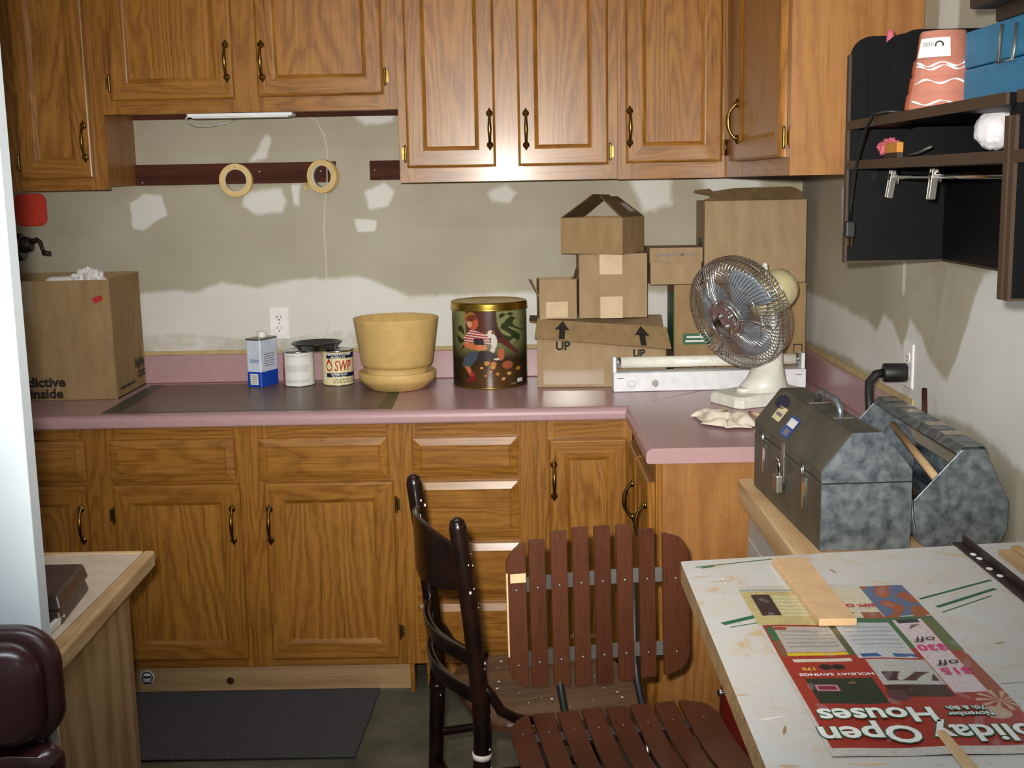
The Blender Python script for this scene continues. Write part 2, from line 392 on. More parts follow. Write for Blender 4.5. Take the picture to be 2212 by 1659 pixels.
dr=struct('door_1',MB().box(-1.418,-.657,-2.632,-2.6,.012,2.1),'door_white',bevel=.002)
struct('door_hinge',MB().cyl((-1.421,-2.596,1.8),(-1.421,-2.596,1.9),.006).cyl((-1.421,-2.596,.2),(-1.421,-2.596,.3),.006),'dull_metal',dr)

# ------------------------------------------------------------------ ceiling lamps
def ceiling_lamp(loc,label,power):
    t=thing('ceiling_light',label,'lamp',loc,group='fluorescent ceiling lamps')
    x,y,z=loc
    MB().box(x-.62,x+.62,y-.1,y+.1,z-.05,z).build('housing','fixture_white',t)
    MB().box(x-.6,x+.6,y-.085,y+.085,z-.075,z-.05).build('diffuser','white_plastic',t,bevel=.01)
    l=bpy.data.lights.new('lamp_glow','AREA'); l.shape='RECTANGLE'; l.size=1.15; l.size_y=.16; l.energy=power; l.color=(.84,.93,1)
    o=bpy.data.objects.new('lamp_glow',l); COL.objects.link(o); o.parent=t; o.location=(0,0,-.08)
ceiling_lamp((-.4,-1.75,2.42),'white fluorescent ceiling light nearest the oak cabinets',CEIL_LIGHT*.55)
ceiling_lamp((-.4,-3.7,2.42),'white fluorescent ceiling light above the camera end of the room',CEIL_LIGHT*1.85)

# ------------------------------------------------------------------ cabinets
def UVW(O,ux,wn):
    O=Vector(O); ux=Vector(ux); wn=Vector(wn)
    return lambda u,v,w: tuple(O+ux*u+Vector((0,0,v))+wn*w)
_hm=MB()
def _handle():
    m=MB()
    zs=[-.052,-.046,-.036,-.024,-.012,0,.012,.024,.036,.046,.052]; ys=[.004,.009,.019,.025,.0275,.028,.0275,.025,.019,.009,.004]
    rs=[.006,.0054,.0046,.0050,.0060,.0066,.0060,.0050,.0046,.0054,.006]
    m.tube([(0,-y,z) for y,z in zip(ys,zs)],rs,8)
    for s in (-1,1):
        m.sphere((0,-.003,s*.049),.0108,14,8,(1,.5,1)); m.sphere((0,-.007,s*.049),.0062,10,6)
        m.tube([(0,-.002,s*.053),(0,-.002,s*.060),(0,-.001,s*.066)],[.0075,.0045,.001],8)
    return m.mesh('handle','brass')
HANDLE=_handle()
HINGE=MB().cyl((0,-.004,-.022),(0,-.004,.022),.004,n=8).box(-.011,.0,-.002,.001,-.018,.018).sphere((0,-.004,.024),.004,8,6).sphere((0,-.004,-.024),.004,8,6).mesh('hinge','brass')
def rot_for(ux,wn): # local x->ux, local -y->wn
    return Matrix((Vector(ux),-Vector(wn),Vector((0,0,1)))).transposed().to_4x4()
def add_hw(kind,parent,pos,ux,wn,name):
    M=rot_for(ux,wn); M.translation=pos
    return place(kind,name,parent,THING_M[parent.name].inverted()@M)
def cab_door(parent,O,ux,wn,w,h,handle=None,hinge=None,name='door'):
    F=UVW(O,ux,wn); m=MB(); hor=1
    def loop(i,t): return [F(i,i,t),F(w-i,i,t),F(w-i,h-i,t),F(i,h-i,t)]
    prof=[(0,0),(0,.013),(.004,.018),(.008,.0195),(.052,.0195),(.056,.0185),(.066,.0125)]
    Ls=[loop(*p) for p in prof]
    for a,b in zip(Ls[:-1],Ls[1:]):
        for k in range(4):
            q=(k+1)%4; m.cur=1 if k in (0,2) else 0; m._add([a[k],a[q],b[q],b[k]],[(0,1,2,3)])
    m.cur=0; m._add(Ls[0],[(3,2,1,0)])
    d=m.build(name,['oak_upright','oak_level'],parent)
    p=MB(); i=.064; p.hexa([F(i,i,.004),F(w-i,i,.004),F(w-i,i,.0128),F(i,i,.0128),F(i,h-i,.004),F(w-i,h-i,.004),F(w-i,h-i,.0128),F(i,h-i,.0128)])
    p.build('panel','oak_panel',d)
    if handle: add_hw(HANDLE,d,F(handle[0],handle[1],.0195),ux,wn,'handle')
    for hg in (hinge or []): add_hw(HINGE,d,F(hg[0],hg[1],.004),ux if hg[0]<0 else tuple(-Vector(ux)),wn,'hinge')
    return d
def drawer(parent,O,ux,wn,w,h,name='drawer_front'):
    F=UVW(O,ux,wn); m=MB()
    def loop(i,t): return [F(i,i,t),F(w-i,i,t),F(w-i,h-i,t),F(i,h-i,t)]
    m.rings([loop(*p) for p in [(0,0),(0,.011),(.002,.0125),(.024,.019),(.0255,.0165),(.027,.0165),(.0285,.0195)]])
    return m.build(name,'oak_level',parent)
def face(parent,O,ux,wn,w,h,stiles,rails,name='face_frame'):
    F=UVW(O,ux,wn)
    for (a,b) in stiles:
        m=MB(); m.hexa([F(a,0,-.019),F(b,0,-.019),F(b,0,0),F(a,0,0),F(a,h,-.019),F(b,h,-.019),F(b,h,0),F(a,h,0)]); m.build('stile','oak_upright',parent,bevel=.0008,seg=1)
    for (u0,u1,a,b) in rails:
        m=MB(); m.hexa([F(u0,a,-.019),F(u1,a,-.019),F(u1,a,-.0005),F(u0,a,-.0005),F(u0,b,-.019),F(u1,b,-.019),F(u1,b,-.0005),F(u0,b,-.0005)]); m.build('rail','oak_level' if abs(ux[0])>.5 else 'oak_depth',parent,bevel=.0008,seg=1)
X_=(1,0,0); FY=(0,-1,0)
ZT=2.38
# uppers -------------------------------------------------------------
def upper(label,x0,x1,z0,doors,stiles,left_gap=0):
    t=thing('wall_cabinet',label,'cabinet',(x0,0,z0)); h=ZT-z0
    MB().box(x0+.001,x1-.001,-.286,-.002,z0+.012,ZT).build('body','oak_side',t)
    face(t,(x0,-.305,z0),X_,FY,x1-x0,h,[(a-x0,b-x0) for a,b in stiles],[(.001,x1-x0-.001,.0,.045),(.001,x1-x0-.001,h-.05,h)])
    for dx0,dx1,dz,hd,hg in doors:
        cab_door(t,(dx0,-.3055,dz),X_,FY,dx1-dx0,ZT-.03-dz,(hd[0]-dx0,hd[1]-dz) if hd else None,[(hx-dx0,hz-dz) for hx,hz in hg])
    return t
upper('oak wall cabinet at the far left beside the white door, single narrow door',-1.62,-1.2895,1.59,[(-1.562,-1.329,1.627,(-1.35,1.742),[(-1.568,1.68)])],[(-1.62,-1.54),(-1.345,-1.2895)])
t=upper('short oak wall cabinet with two doors hung higher than its neighbours',-1.2895,-.3577,1.824,[(-1.257,-.868,1.866,(-.888,1.98),[(-1.263,1.92)]),(-.795,-.40,1.870,(-.777,1.978),[(-.394,1.925)])],[(-1.2895,-1.235),(-.885,-.78),(-.42,-.3577)])
MB().box(-1.285,-.362,-.02,-.003,1.822,1.8358).build('mounting_rail','dark_cleat',t)
upper('oak wall cabinet with two tall doors above the picture tin',-.3577,.337,1.594,[(-.332,-.05,1.640,(-.068,1.756),[(-.338,1.685)]),(.021,.307,1.640,(.0465,1.754),[(.313,1.68)])],[(-.3577,-.31),(-.07,.04),(.29,.337)])
t=upper('oak corner wall cabinet with one wide door above the cardboard boxes',.337,.6995,1.592,[(.362,.6665,1.642,(.374,1.755),[])],[(.337,.385),(.65,.6995)])
# right wall cabinet
t=thing('wall_cabinet','oak wall cabinet on the right wall, its plain side beside the black shelf unit','cabinet',(1.0,-1.2,1.592))
MB().box(.70,.998,-1.199,-.31,1.604,ZT).build('body','oak_side',t)
MB().box(.681,.998,-1.206,-1.1985,1.592,ZT).build('end_panel','oak_side',t)
WX=(-1,0,0); UY=(0,-1,0)
face(t,(.681,-.3255,1.592),UY,WX,.873,ZT-1.592,[(0,.26),(.82,.873)],[(.26,.82,0,.045),(.26,.82,.74,.788)])
d=cab_door(t,(.6805,-.585,1.637),UY,WX,.585,ZT-.03-1.637,(.03,.115),[])
add_hw(HINGE,d,(.676,-1.176,1.685),(0,1,0),WX,'hinge')
d=[o for o in bpy.data.objects if o.name.startswith('wall_cabinet') and 'corner' in o['label']][0]
MB().cyl((.6775,-.328,1.66),(.6775,-.328,1.71),.004,n=8).build('hinge','brass',d)
# base cabinets ------------------------------------------------------
def base(label,x0,x1,fronts,stiles,rails):
    t=thing('base_cabinet',label,'cabinet',(x0,0,0))
    MB().box(x0+.001,x1-.001,-.59,-.02,.1,.872).build('body','oak_side',t)
    face(t,(x0,-.61,.1),X_,FY,x1-x0,.772,[(a-x0,b-x0) for a,b in stiles],[(.001,x1-x0-.001,a-.1,b-.1) for a,b in rails])
    for k,a in fronts:
        if k=='drawer': drawer(t,(a[0],-.6105,a[2]),X_,FY,a[1]-a[0],a[3]-a[2])
        else: cab_door(t,(a[0],-.6105,a[2]),X_,FY,a[1]-a[0],a[3]-a[2],(a[4][0]-a[0],a[4][1]-a[2]),[(hx-a[0],hz-a[2]) for hx,hz in a[5]])
    return t
base('oak base cabinet at the left end, half hidden by the white door',-1.74,-1.284,[('drawer',(-1.70,-1.318,.712,.836)),('door',(-1.70,-1.322,.131,.697,(-1.338,.578),[]))],[(-1.74,-1.68),(-1.345,-1.284)],[(.84,.872),(.69,.72),(.1,.14)])
base('oak base cabinet with two doors and two drawer fronts below the paint cans',-1.284,-.356,[('drawer',(-1.243,-.862,.706,.836)),('drawer',(-.788,-.393,.704,.834)),
   ('door',(-1.240,-.852,.130,.696,(-.876,.570),[(-1.246,.60),(-1.246,.21)])),('door',(-.777,-.380,.127,.696,(-.762,.567),[(-.374,.62),(-.374,.21)]))],[(-1.284,-1.22),(-.87,-.76),(-.40,-.356)],[(.83,.872),(.69,.71),(.1,.14)])
base('oak drawer cabinet with four drawer fronts behind the dark chair',-.356,.052,[('drawer',(-.318,.003,.708,.828)),('drawer',(-.318,.003,.512,.690)),('drawer',(-.318,.003,.320,.494)),('drawer',(-.318,.003,.142,.300))],[(-.356,-.30),(-.015,.052)],[(.82,.872),(.685,.71),(.49,.515),(.295,.32),(.1,.145)])
base('oak corner base cabinet with one door under the worktop bend',.052,.3525,[('door',(.095,.335,.130,.815,(.111,.690),[]))],[(.052,.115),(.32,.3525)],[(.81,.872),(.1,.14)])
t=thing('base_cabinet','oak end cabinet of the worktop return with a plain side facing the chairs','cabinet',(.353,-1.2,0))
MB().box(.374,.998,-1.1985,-.612,.1,.872).build('body','oak_side',t)
MB().box(.372,.998,-1.205,-1.199,.0,.872).build('end_panel','oak_side',t)
face(t,(.3535,-.632,.1),UY,WX,.573,.772,[(0,.04),(.22,.285),(.535,.573)],[(.04,.22,.71,.772),(.285,.535,.71,.772),(.04,.22,0,.04),(.285,.535,0,.04)])
cab_door(t,(.353,-.655,.13),UY,WX,.205,.685,(.178,.548),[])
cab_door(t,(.353,-.905,.13),UY,WX,.285,.69,(.262,.575),[])
# toe kicks
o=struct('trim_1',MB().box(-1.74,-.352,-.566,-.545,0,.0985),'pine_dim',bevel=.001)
MB().cyl((-.93,-.5672,.035),(-.93,-.5655,.035),.012).build('knot','dark_cleat',o)
s=MB(); s.lathe([(0,0),(.024,0),(.024,.0006),(0,.0006)],n=32); s.T=None
st=place(s.mesh('sticker',['ink_white']),'sticker',o,Matrix.Translation((-1.195,-.5662,.052))@Matrix.Rotation(math.pi/2,4,'X'))
rg=MB()
for k in range(26):
    a=2*math.pi*k/26
    if 3.9<a<5.5: continue
    rg.box(.0165*math.cos(a)-.0018,.0165*math.cos(a)+.0018,.0165*math.sin(a)-.0026,.0165*math.sin(a)+.0026,.0006,.0009)
rg.box(-.013,.013,-.003,.004,.0006,.0009); rg.box(-.012,.012,-.0215,-.017,.0006,.0009)
place(rg.mesh('print','ink_navy'),'print',o,Matrix.Translation((-1.195,-.5664,.052))@Matrix.Rotation(math.pi/2,4,'X'))
struct('trim_2',MB().box(-.30,.36,-.566,-.545,0,.0985),'oak_level',bevel=.001)
struct('trim_3',MB().box(-.351,-.3365,-.60,-.545,0,.0985),'oak_upright',bevel=.001)

# ------------------------------------------------------------------ worktop
wt=thing('worktop','mauve laminate worktop bent along the right wall with rounded front edge','worktop',(0,0,.874))
def nose(d): # profile as (distance from front, z) ccw
    p=[(d,.914),(.02,.914)]
    for i in range(1,9):
        a=math.radians(90+i*90/8); p.append((.02+.02*math.cos(a),.894+.02*math.sin(a)))
    p+= [(.0,.882)]
    for i in range(1,5):
        a=math.radians(180+i*22.5); p.append((.008+.008*math.cos(a),.882+.008*math.sin(a)))
    p+=[(d,.874)]; return p
pr=nose(.632); yf=-.635; xf=.328
m=MB(); La=[(XL+.003,yf+d,z) for d,z in pr]; Lb=[(min(xf+d,.96),yf+d,z) for d,z in pr]; m.rings([La,Lb]); 
m.build('main_run','laminate',wt)
pr2=nose(.670); m=MB(); La=[(xf+d,min(yf+d,-.003),z) for d,z in pr2]; Lb=[(xf+d,-1.214,z) for d,z in pr2]; m.rings([La,Lb]); m.build('return_run','laminate',wt)
MB().box(XL+.003,.998,-.019,-.002,.9145,1.012).build('backsplash','laminate',wt,bevel=.003)
MB().box(.981,.998,-1.212,-.0195,.9145,1.012).build('backsplash','laminate',wt,bevel=.003)
MB().box(XL+.003,.998,-.006,-.0015,1.0125,1.026).build('caulk_strip','tan_caulk',wt)
MB().box(.994,.9985,-1.23,-.006,1.0125,1.03).build('caulk_strip','tan_caulk',wt)
# dark film sheet lying on the worktop
t=thing('protective_sheet','thin smoky plastic sheet with dark edge bands under the paint cans','sheet',(-.83,-.35,.9145))
MB().box(-1.262,-.40,-.588,-.06,.9144,.9150).build('sheet','film',t)
MB()._add([(-1.272,-.585,.9152),(-1.215,-.585,.9152),(-1.225,-.06,.9152),(-1.272,-.06,.9152)],[(0,1,2,3)]).build('edge_band','film_dark',t)
MB()._add([(-.425,-.588,.9152),(-.38,-.588,.9152),(-.385,-.28,.9152),(-.42,-.28,.9152)],[(0,1,2,3)]).build('edge_band','film_dark',t)
MB()._add([(-1.22,-.588,.9152),(-.43,-.588,.9152),(-.43,-.578,.9152),(-1.22,-.578,.9152)],[(0,1,2,3)]).build('edge_band','film_dark',t)
# ------------------------------------------------------------------ things on the back wall
t=thing('wall_rail','long dark wooden rail screwed to the back wall, holding two tape rolls','rail',(-.95,0,1.6))
MB().box(-1.288,-.604,-.02,-.001,1.602,1.672).build('board','dark_cleat',t,bevel=.0015)
for x,z in ((-1.268,1.612),(-.865,1.642),(-.655,1.64)):
    MB().sphere((x,-.021,z),.0045,10,6,(1,.5,1)).build('screw_head','dull_metal',t)
for x,z in ((-.942,1.655),(-.648,1.664)):
    MB().cyl((x,-.018,z),(x,-.06,z+.004),.002,n=8).build('nail','dull_metal',t)
t=thing('wall_rail','short dark wooden rail on the back wall beside the two tall doors','rail',(-.44,0,1.6))
MB().box(-.487,-.3585,-.02,-.001,1.606,1.672).build('board','dark_cleat',t,bevel=.0015)
MB().sphere((-.47,-.021,1.64),.004,10,6,(1,.5,1)).build('screw_head','dull_metal',t)
def tape_roll(x,y,z,label,rz=0,tail=False):
    M=Matrix.Rotation(rz,3,'Z')@Matrix.Rotation(math.pi/2,3,'X')
    t=thing('tape_roll',label,'tape',(x,y,z),rot=M,group='masking tape rolls on the rail')
    m=MB(); m.lathe([(.0385,-.012),(.0555,-.012),(.0563,-.011),(.0563,.011),(.0555,.012),(.0385,.012),(.0385,-.012)],n=48,smooth=False)
    m.v=m.v; o=m.build('roll','masking_tape',t,world=False)
    c=MB(); c.lathe([(.0365,-.0122),(.0386,-.0122),(.0386,.0122),(.0365,.0122),(.0365,-.0122)],n=48); c.build('cardboard_core','tape_inner',t,world=False)
    if tail:
        g=MB(); g._add([(-.053,-.016,-.011),(-.053,-.016,.011),(-.066,-.03,.011),(-.064,-.034,-.009)],[(0,1,2,3)])
        g._add([(-.066,-.03,.011),(-.064,-.034,-.009),(-.061,-.047,-.008),(-.068,-.044,.008)],[(0,1,2,3)]); g.build('loose_end','masking_tape',t,world=False)
tape_roll(-.942,-.037,1.614,'masking tape roll hanging at the middle of the long dark rail')
tape_roll(-.645,-.04,1.622,'masking tape roll with loose end hanging at the right end of the long rail',rz=-.35,tail=True)
# under-cabinet light
t=thing('under_cabinet_light','slim white light strip fixed under the short wall cabinet','lamp',(-.87,-.27,1.815))
MB().box(-1.03,-.695,-.296,-.225,1.812,1.8235).build('housing','fixture_white',t,bevel=.003)
MB().box(-1.015,-.71,-.289,-.235,1.809,1.8122).build('lens','white_plastic',t)
MB().tube([(-1.03,-.26,1.818),(-1.045,-.25,1.812),(-1.043,-.22,1.80),(-1.03,-.18,1.791),(-1.0,-.12,1.793),(-.96,-.05,1.805),(-.93,-.012,1.82)],.0028,6).build('cord','white_plastic',t)
tag(MB().tube([(-.70,-.012,1.83),(-.665,-.006,1.81),(-.64,-.005,1.76),(-.63,-.005,1.70),(-.632,-.023,1.67),(-.634,-.024,1.60),(-.645,-.006,1.55),(-.655,-.004,1.45),(-.652,-.004,1.35),(-.655,-.004,1.27),(-.642,-.005,1.2),(-.645,-.005,1.13),(-.66,-.01,1.085),(-.675,-.02,1.06)],.0016,6).build('thin_wire','paint_chip'),'thin pale wire hanging down the back wall behind the black lid','wire')
def outlet(O,ux,wn,label):
    t=thing('wall_outlet',label,'outlet',O); F=UVW(O,ux,wn)
    m=MB(); m.rings([[F(-.035+i,-.057+i,w),F(.035-i,-.057+i,w),F(.035-i,.057-i,w),F(-.035+i,.057-i,w)] for i,w in ((0,.001),(0,.004),(.003,.006))]); m.build('cover_plate','white_plastic',t)
    for s in (-1,1):
        pts=[(.0165*math.cos(a)*1.0,max(-.013,min(.013,.0165*math.sin(a)))) for a in [2*math.pi*k/24 for k in range(24)]]
        m=MB(); m.rings([[F(x,s*.0195+y,w) for x,y in pts] for w in (.005,.0078)]); r=m.build('receptacle','white_plastic',t)
        for dx in (-.0065,.0065):
            h=.004 if dx<0 else .0032
            MB().hexa([F(dx-.0011,s*.0195+.003-h,.0075),F(dx+.0011,s*.0195+.003-h,.0075),F(dx+.0011,s*.0195+.003-h,.0082),F(dx-.0011,s*.0195+.003-h,.0082),F(dx-.0011,s*.0195+.003+h,.0075),F(dx+.0011,s*.0195+.003+h,.0075),F(dx+.0011,s*.0195+.003+h,.0082),F(dx-.0011,s*.0195+.003+h,.0082)]).build('slot','ink_black',r)
        c=Vector(F(0,s*.0195-.0075,.0072)); MB().cyl(c,c+Vector(wn)*.001,.0026,n=10).build('slot','ink_black',r)
    c=Vector(F(0,0,.005)); MB().cyl(c,c+Vector(wn)*.0016,.003,n=10).build('screw','dull_metal',t)
    return t
outlet((-.826,0,1.118),X_,FY,'white duplex outlet on the back wall behind the solvent can')
outlet((1.0,-1.185,1.112),UY,WX,'white duplex outlet on the right wall with a thick black plug')
t=thing('power_plug','thick black plug with bent cord in the right wall outlet','plug',(.985,-1.19,1.1))
MB().cyl((.9915,-1.19,1.094),(.932,-1.185,1.094),.024,n=24).build('plug_body','rubber_black',t,bevel=.004)
MB().tube([(.936,-1.185,1.094),(.915,-1.185,1.09),(.897,-1.19,1.07),(.89,-1.215,1.04),(.89,-1.228,1.0),(.892,-1.232,.93),(.90,-1.235,.88)],.0115,10).build('cord','rubber_black',t)
# pot holder
pts=[(x,y) for x,y in rrect(.108,.112,.025,3)]
o=MB(); o.rings([[(-1.664+x*k,-.004-w,1.527+y*k) for x,y in pts] for k,w in ((1,-.002),(1,.004),(.93,.008))]); 
for a in (-.03,0,.03): o.box(-1.664-.001+a,-1.664+.001+a,-.0128,-.0118,1.49,1.565)
tag(o.build('pot_holder','red_cloth'),'red quilted pot holder on the wall under the far left cabinet','pot holder')
# pencil sharpener on the left wall
t=thing('pencil_sharpener','dark crank pencil sharpener seen past the white door edge','sharpener',(XL,-.2,1.42))
XS=XL+.075
MB().box(XL+.0008,XS+.001,-.235,-.165,1.37,1.45).build('wood_block','pine_depth',t,bevel=.002)
MB().box(XS+.001,XS+.012,-.245,-.155,1.36,1.46).build('mounting_plate','rust_steel',t,bevel=.003)
MB().cyl((XS+.012,-.2,1.408),(XS+.055,-.2,1.408),.045,n=28).build('shavings_drum','black_plastic',t,bevel=.006)
MB().cyl((XS+.055,-.2,1.415),(XS+.082,-.2,1.418),.028,.022,n=20).build('gear_housing','rust_steel',t,bevel=.003)
MB().box(XS+.012,XS+.056,-.2405,-.232,1.418,1.436).build('highlight_strip','brass',t)  # orange highlight on the drum, put in as a brass-coloured strip
c=MB(); c.tube([(XS+.08,-.2,1.425),(XS+.10,-.202,1.432),(XS+.112,-.206,1.425),(XS+.118,-.21,1.405),(XS+.124,-.213,1.392)],[.009,.0085,.0075,.0065,.006],8)
c.tube([(XS+.12,-.213,1.39),(XS+.146,-.213,1.386)],.008,10); c.build('crank','rust_steel',t)

# ------------------------------------------------------------------ cardboard boxes
ZC=.9148
def bxf(m,O,rz,x0,x1,y0,y1,z0,z1):
    M=Matrix.Translation(O)@Matrix.Rotation(rz,4,'Z'); m.T=M; m.box(x0,x1,y0,y1,z0,z1); m.T=None; return m
def quad(m,pts,th=.004):
    a,b,c=[Vector(p) for p in pts[:3]]; n=(b-a).cross(c-a).normalized()*th; P=[Vector(p) for p in pts]
    k=len(P); m.rings([[tuple(p) for p in P],[tuple(p+n) for p in P]]); return m
# large open box at the left
t=thing('cardboard_box','large open brown box with black lettering beside the white door','box',(-1.5,-.18,ZC))
th=.005; x0,x1,y0,y1,z0,z1=-1.715,-1.302,-.337,-.024,ZC,1.305
m=MB(); m.box(x0,x1,y0,y0+th,z0,z1).box(x0,x1,y1-th,y1,z0,z1+.006).box(x0,x0+th,y0,y1,z0,z1).box(x1-th,x1,y0,y1,z0,z1+.003).box(x0,x1,y0,y1,z0,z0+th); m.build('body','cardboard',t,bevel=.002)
m=MB(); quad(m,[(x0+.02,y1-.006,z1),(x1-.02,y1-.006,z1),(x1-.03,y1-.07,z1-.13),(x0+.03,y1-.07,z1-.13)],.003); m.build('flap','cardboard',t)
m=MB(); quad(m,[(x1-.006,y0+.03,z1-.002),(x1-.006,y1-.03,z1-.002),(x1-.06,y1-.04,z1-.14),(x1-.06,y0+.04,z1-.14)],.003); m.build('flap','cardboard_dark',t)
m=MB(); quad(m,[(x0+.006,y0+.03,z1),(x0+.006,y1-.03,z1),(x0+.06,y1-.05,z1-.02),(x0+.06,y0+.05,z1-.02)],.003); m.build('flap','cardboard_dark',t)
MB().box(x0+.12,x0+.165,y0-.0008,y0,z1-.10,z1).build('tape','clear_tape',t)
m=MB(); m.T=Matrix.Translation((-1.342,y0-.0006,1.243))@Matrix.Rotation(-.35,4,'Y'); m.box(-.016,.016,-.0004,.0004,-.009,.009); m.T=None; m.build('sticker','ink_red',t)
def txt_front(parent,body,x,y,z,size,mat,bold=0,align='CENTER',sx=1.0,shear=0): 
    return text(parent,body,size,mat,frame((x,y,z),(1,0,0),(0,0,1)),bold,align,sx,shear=shear)
txt_front(t,'addictive',-1.467,y0-.001,.974,.044,'ink_black',.0016,'RIGHT',1.06)
txt_front(t,'inside',-1.477,y0-.001,.936,.044,'ink_black',.0016,'RIGHT',1.06)
for s,yy,zz in (('highly',-.03,1.002),('cont',-.03,.965)): text(t,s,.044,'ink_black',frame((x1+.001,yy,zz),(0,1,0),(0,0,1)),.0014,'RIGHT')
for k in range(7): MB().box(x1+.0002,x1+.001,-.29+k*.022,-.276+k*.022,.938,.948).build('print_line','ink_black',t)
def crumple(name,c,r,mat,parent,sc=(1,1,1),amp=.5,seed=0,n=4):
    bm=bmesh.new(); bmesh.ops.create_icosphere(bm,subdivisions=n,radius=1)
    for v in bm.verts:
        q=v.co*1.6+Vector((seed,seed*2,0)); d=1+amp*(abs(noise.noise(q*1.7))*1.2-.3+.5*noise.noise(q*4))
        v.co=Vector((c[0]+v.co.x*d*r*sc[0],c[1]+v.co.y*d*r*sc[1],c[2]+v.co.z*d*r*sc[2]))
    me=bpy.data.meshes.new(name); bm.to_mesh(me); bm.free(); me.materials.append(MAT[mat])
    if parent is not None:
        inv=THING_M[parent.name].inverted(); me.transform(inv)
    for p in me.polygons: p.use_smooth=amp<.4
    return place(me,name,parent)
tag(crumple('tissue_paper',(-1.42,-.19,1.262),.068,'tissue',None,(1,.9,.95),.55,3),'crumpled white tissue paper sticking out of the large left box','tissue')
t=thing('wrapped_bottle','bottle in white printed wrap lying in the large left box','bottle',(-1.5,-.2,1.28))
MB().tube([(-1.545,-.25,1.288),(-1.53,-.25,1.290),(-1.52,-.25,1.291),(-1.455,-.25,1.292),(-1.445,-.25,1.292)],[.008,.018,.022,.022,.014],16).build('bottle_body','white_plastic',t)
MB().cyl((-1.553,-.25,1.287),(-1.543,-.25,1.288),.0105,n=14).build('cap','gold_lid',t)
MB().box(-1.49,-.2+-1.265,-.2735,-.2720,1.288,1.300).build('print','ink_navy',t)
def closed_box(label,O,rz,w,d,h,mat,tape=None,bev=.003,name='cardboard_box'):
    # O = world position of bottom front-left corner, box extends +x (w), +y (d)
    t=thing(name,label,'box',O,rz)
    MB().box(0,w,0,d,0,h).build('body',mat,t,world=False,bevel=bev)
    if tape:
        for (a,b,c,e) in tape: MB().box(a,b,-.0008,.0002,c,e).build('tape','paper_tape',t,world=False)
    m=MB(); m.box(0.002,w-.002,d/2-.0012,d/2+.0012,h-.0002,h+.0006); m.build('flap_seam','cardboard_dark',t,world=False)
    return t
def lt(t,body,x,z,size,mat,bold=0,align='CENTER',sx=1.,y=-.001): return text(t,body,size,mat,THING_M[t.name]@frame((x,y,z),(1,0,0),(0,0,1)),bold,align,sx)
# wide box with UP arrows
t=thing('cardboard_box','wide brown box with drooping top and two UP arrows behind the fixture','box',(.072,-.262,ZC),-.05)
w,d,h=.425,.225,.216
m=MB(); m.hexa([(0,0,0),(w,0,0),(w,d,0),(0,d,0),(0,0,h-.052),(w,.0,h-.094),(w,d,h),(0,d,h+.002)]); m.build('body','cardboard_pale',t,world=False,bevel=.003)
m=MB(); quad(m,[(-.001,0.01,h),(-.001,d-.02,h),(-.03,d-.02,h+.002),(-.026,.02,h+.004)],.003); m.build('flap','cardboard_dark',t,world=False)
def flap_pt(u,v): # on the front flap: u along, v from front
    a=Vector((-.008,-.014,h-.048)).lerp(Vector((w+.015,-.022,h-.088)),u); b=Vector((0,.05,h+.006)).lerp(Vector((w+.004,.05,h-.026)),u); return a.lerp(b,v)
m=MB(); m.rings([[tuple(flap_pt(i/12,j/6)) for i in range(13)] for j in range(7)],close=False,capends=False); fb=m.build('flap','cardboard',t,world=False); sm_=fb.modifiers.new('thick','SOLIDIFY'); sm_.thickness=.004; sm_.offset=0
for u in (.20,.80):
    m=MB(); c=[flap_pt(u-.022,.02),flap_pt(u+.022,.02),flap_pt(u+.022,.55),flap_pt(u-.022,.55)]; hd=[flap_pt(u-.055,.5),flap_pt(u+.055,.5),flap_pt(u,.97)]
    for q in (c,hd): 
        up=Vector((0,-.0022,.0030)); m._add([tuple(p+up) for p in q],[tuple(range(len(q)))])
    m.build('arrow_print','ink_black',t,world=False)
lt(t,'UP',.085,h-.078,.04,'ink_black',.0014); lt(t,'UP',.335,h-.105,.036,'ink_black',.0014,sx=.9,y=-.004)
m=MB(); m.box(.02,.22,-.0008,.0002,.01,.06); m.build('tape','clear_tape',t,world=False)
# small open box
t=thing('cardboard_box','small open brown box with paper label on top of the wide box','box',(.083,-.215,ZC+.222),.06)
w,d,h=.125,.11,.132
m=MB(); m.box(0,w,0,.004,0,h).box(0,w,d-.004,d,0,h).box(0,.004,0,d,0,h).box(w-.004,w,0,d,0,h).box(0,w,0,d,0,.004); m.build('body','cardboard_pale',t,world=False,bevel=.0015)
m=MB(); quad(m,[(0,.004,h-.06),(0,d-.01,h-.06),(-.028,d-.01,h-.005),(-.026,.006,h-.002)],.003); m.build('flap','cardboard',t,world=False)
m=MB(); quad(m,[(w,.004,h-.002),(w,d-.01,h-.002),(w+.008,d-.01,h+.03),(w+.006,.006,h+.012)],.003); m.build('flap','cardboard_dark',t,world=False)
MB().box(.022,.095,-.0008,.0002,.005,.058).build('tape','paper_tape',t,world=False)
# cube box with pale tape
closed_box('taped cube-shaped brown box in the middle of the stack','x' and (.215,-.222,ZC+.2235),.0,.226,.18,.213,'cardboard_pale',[(.068,.143,.145,.213),(.070,.144,0,.072)])
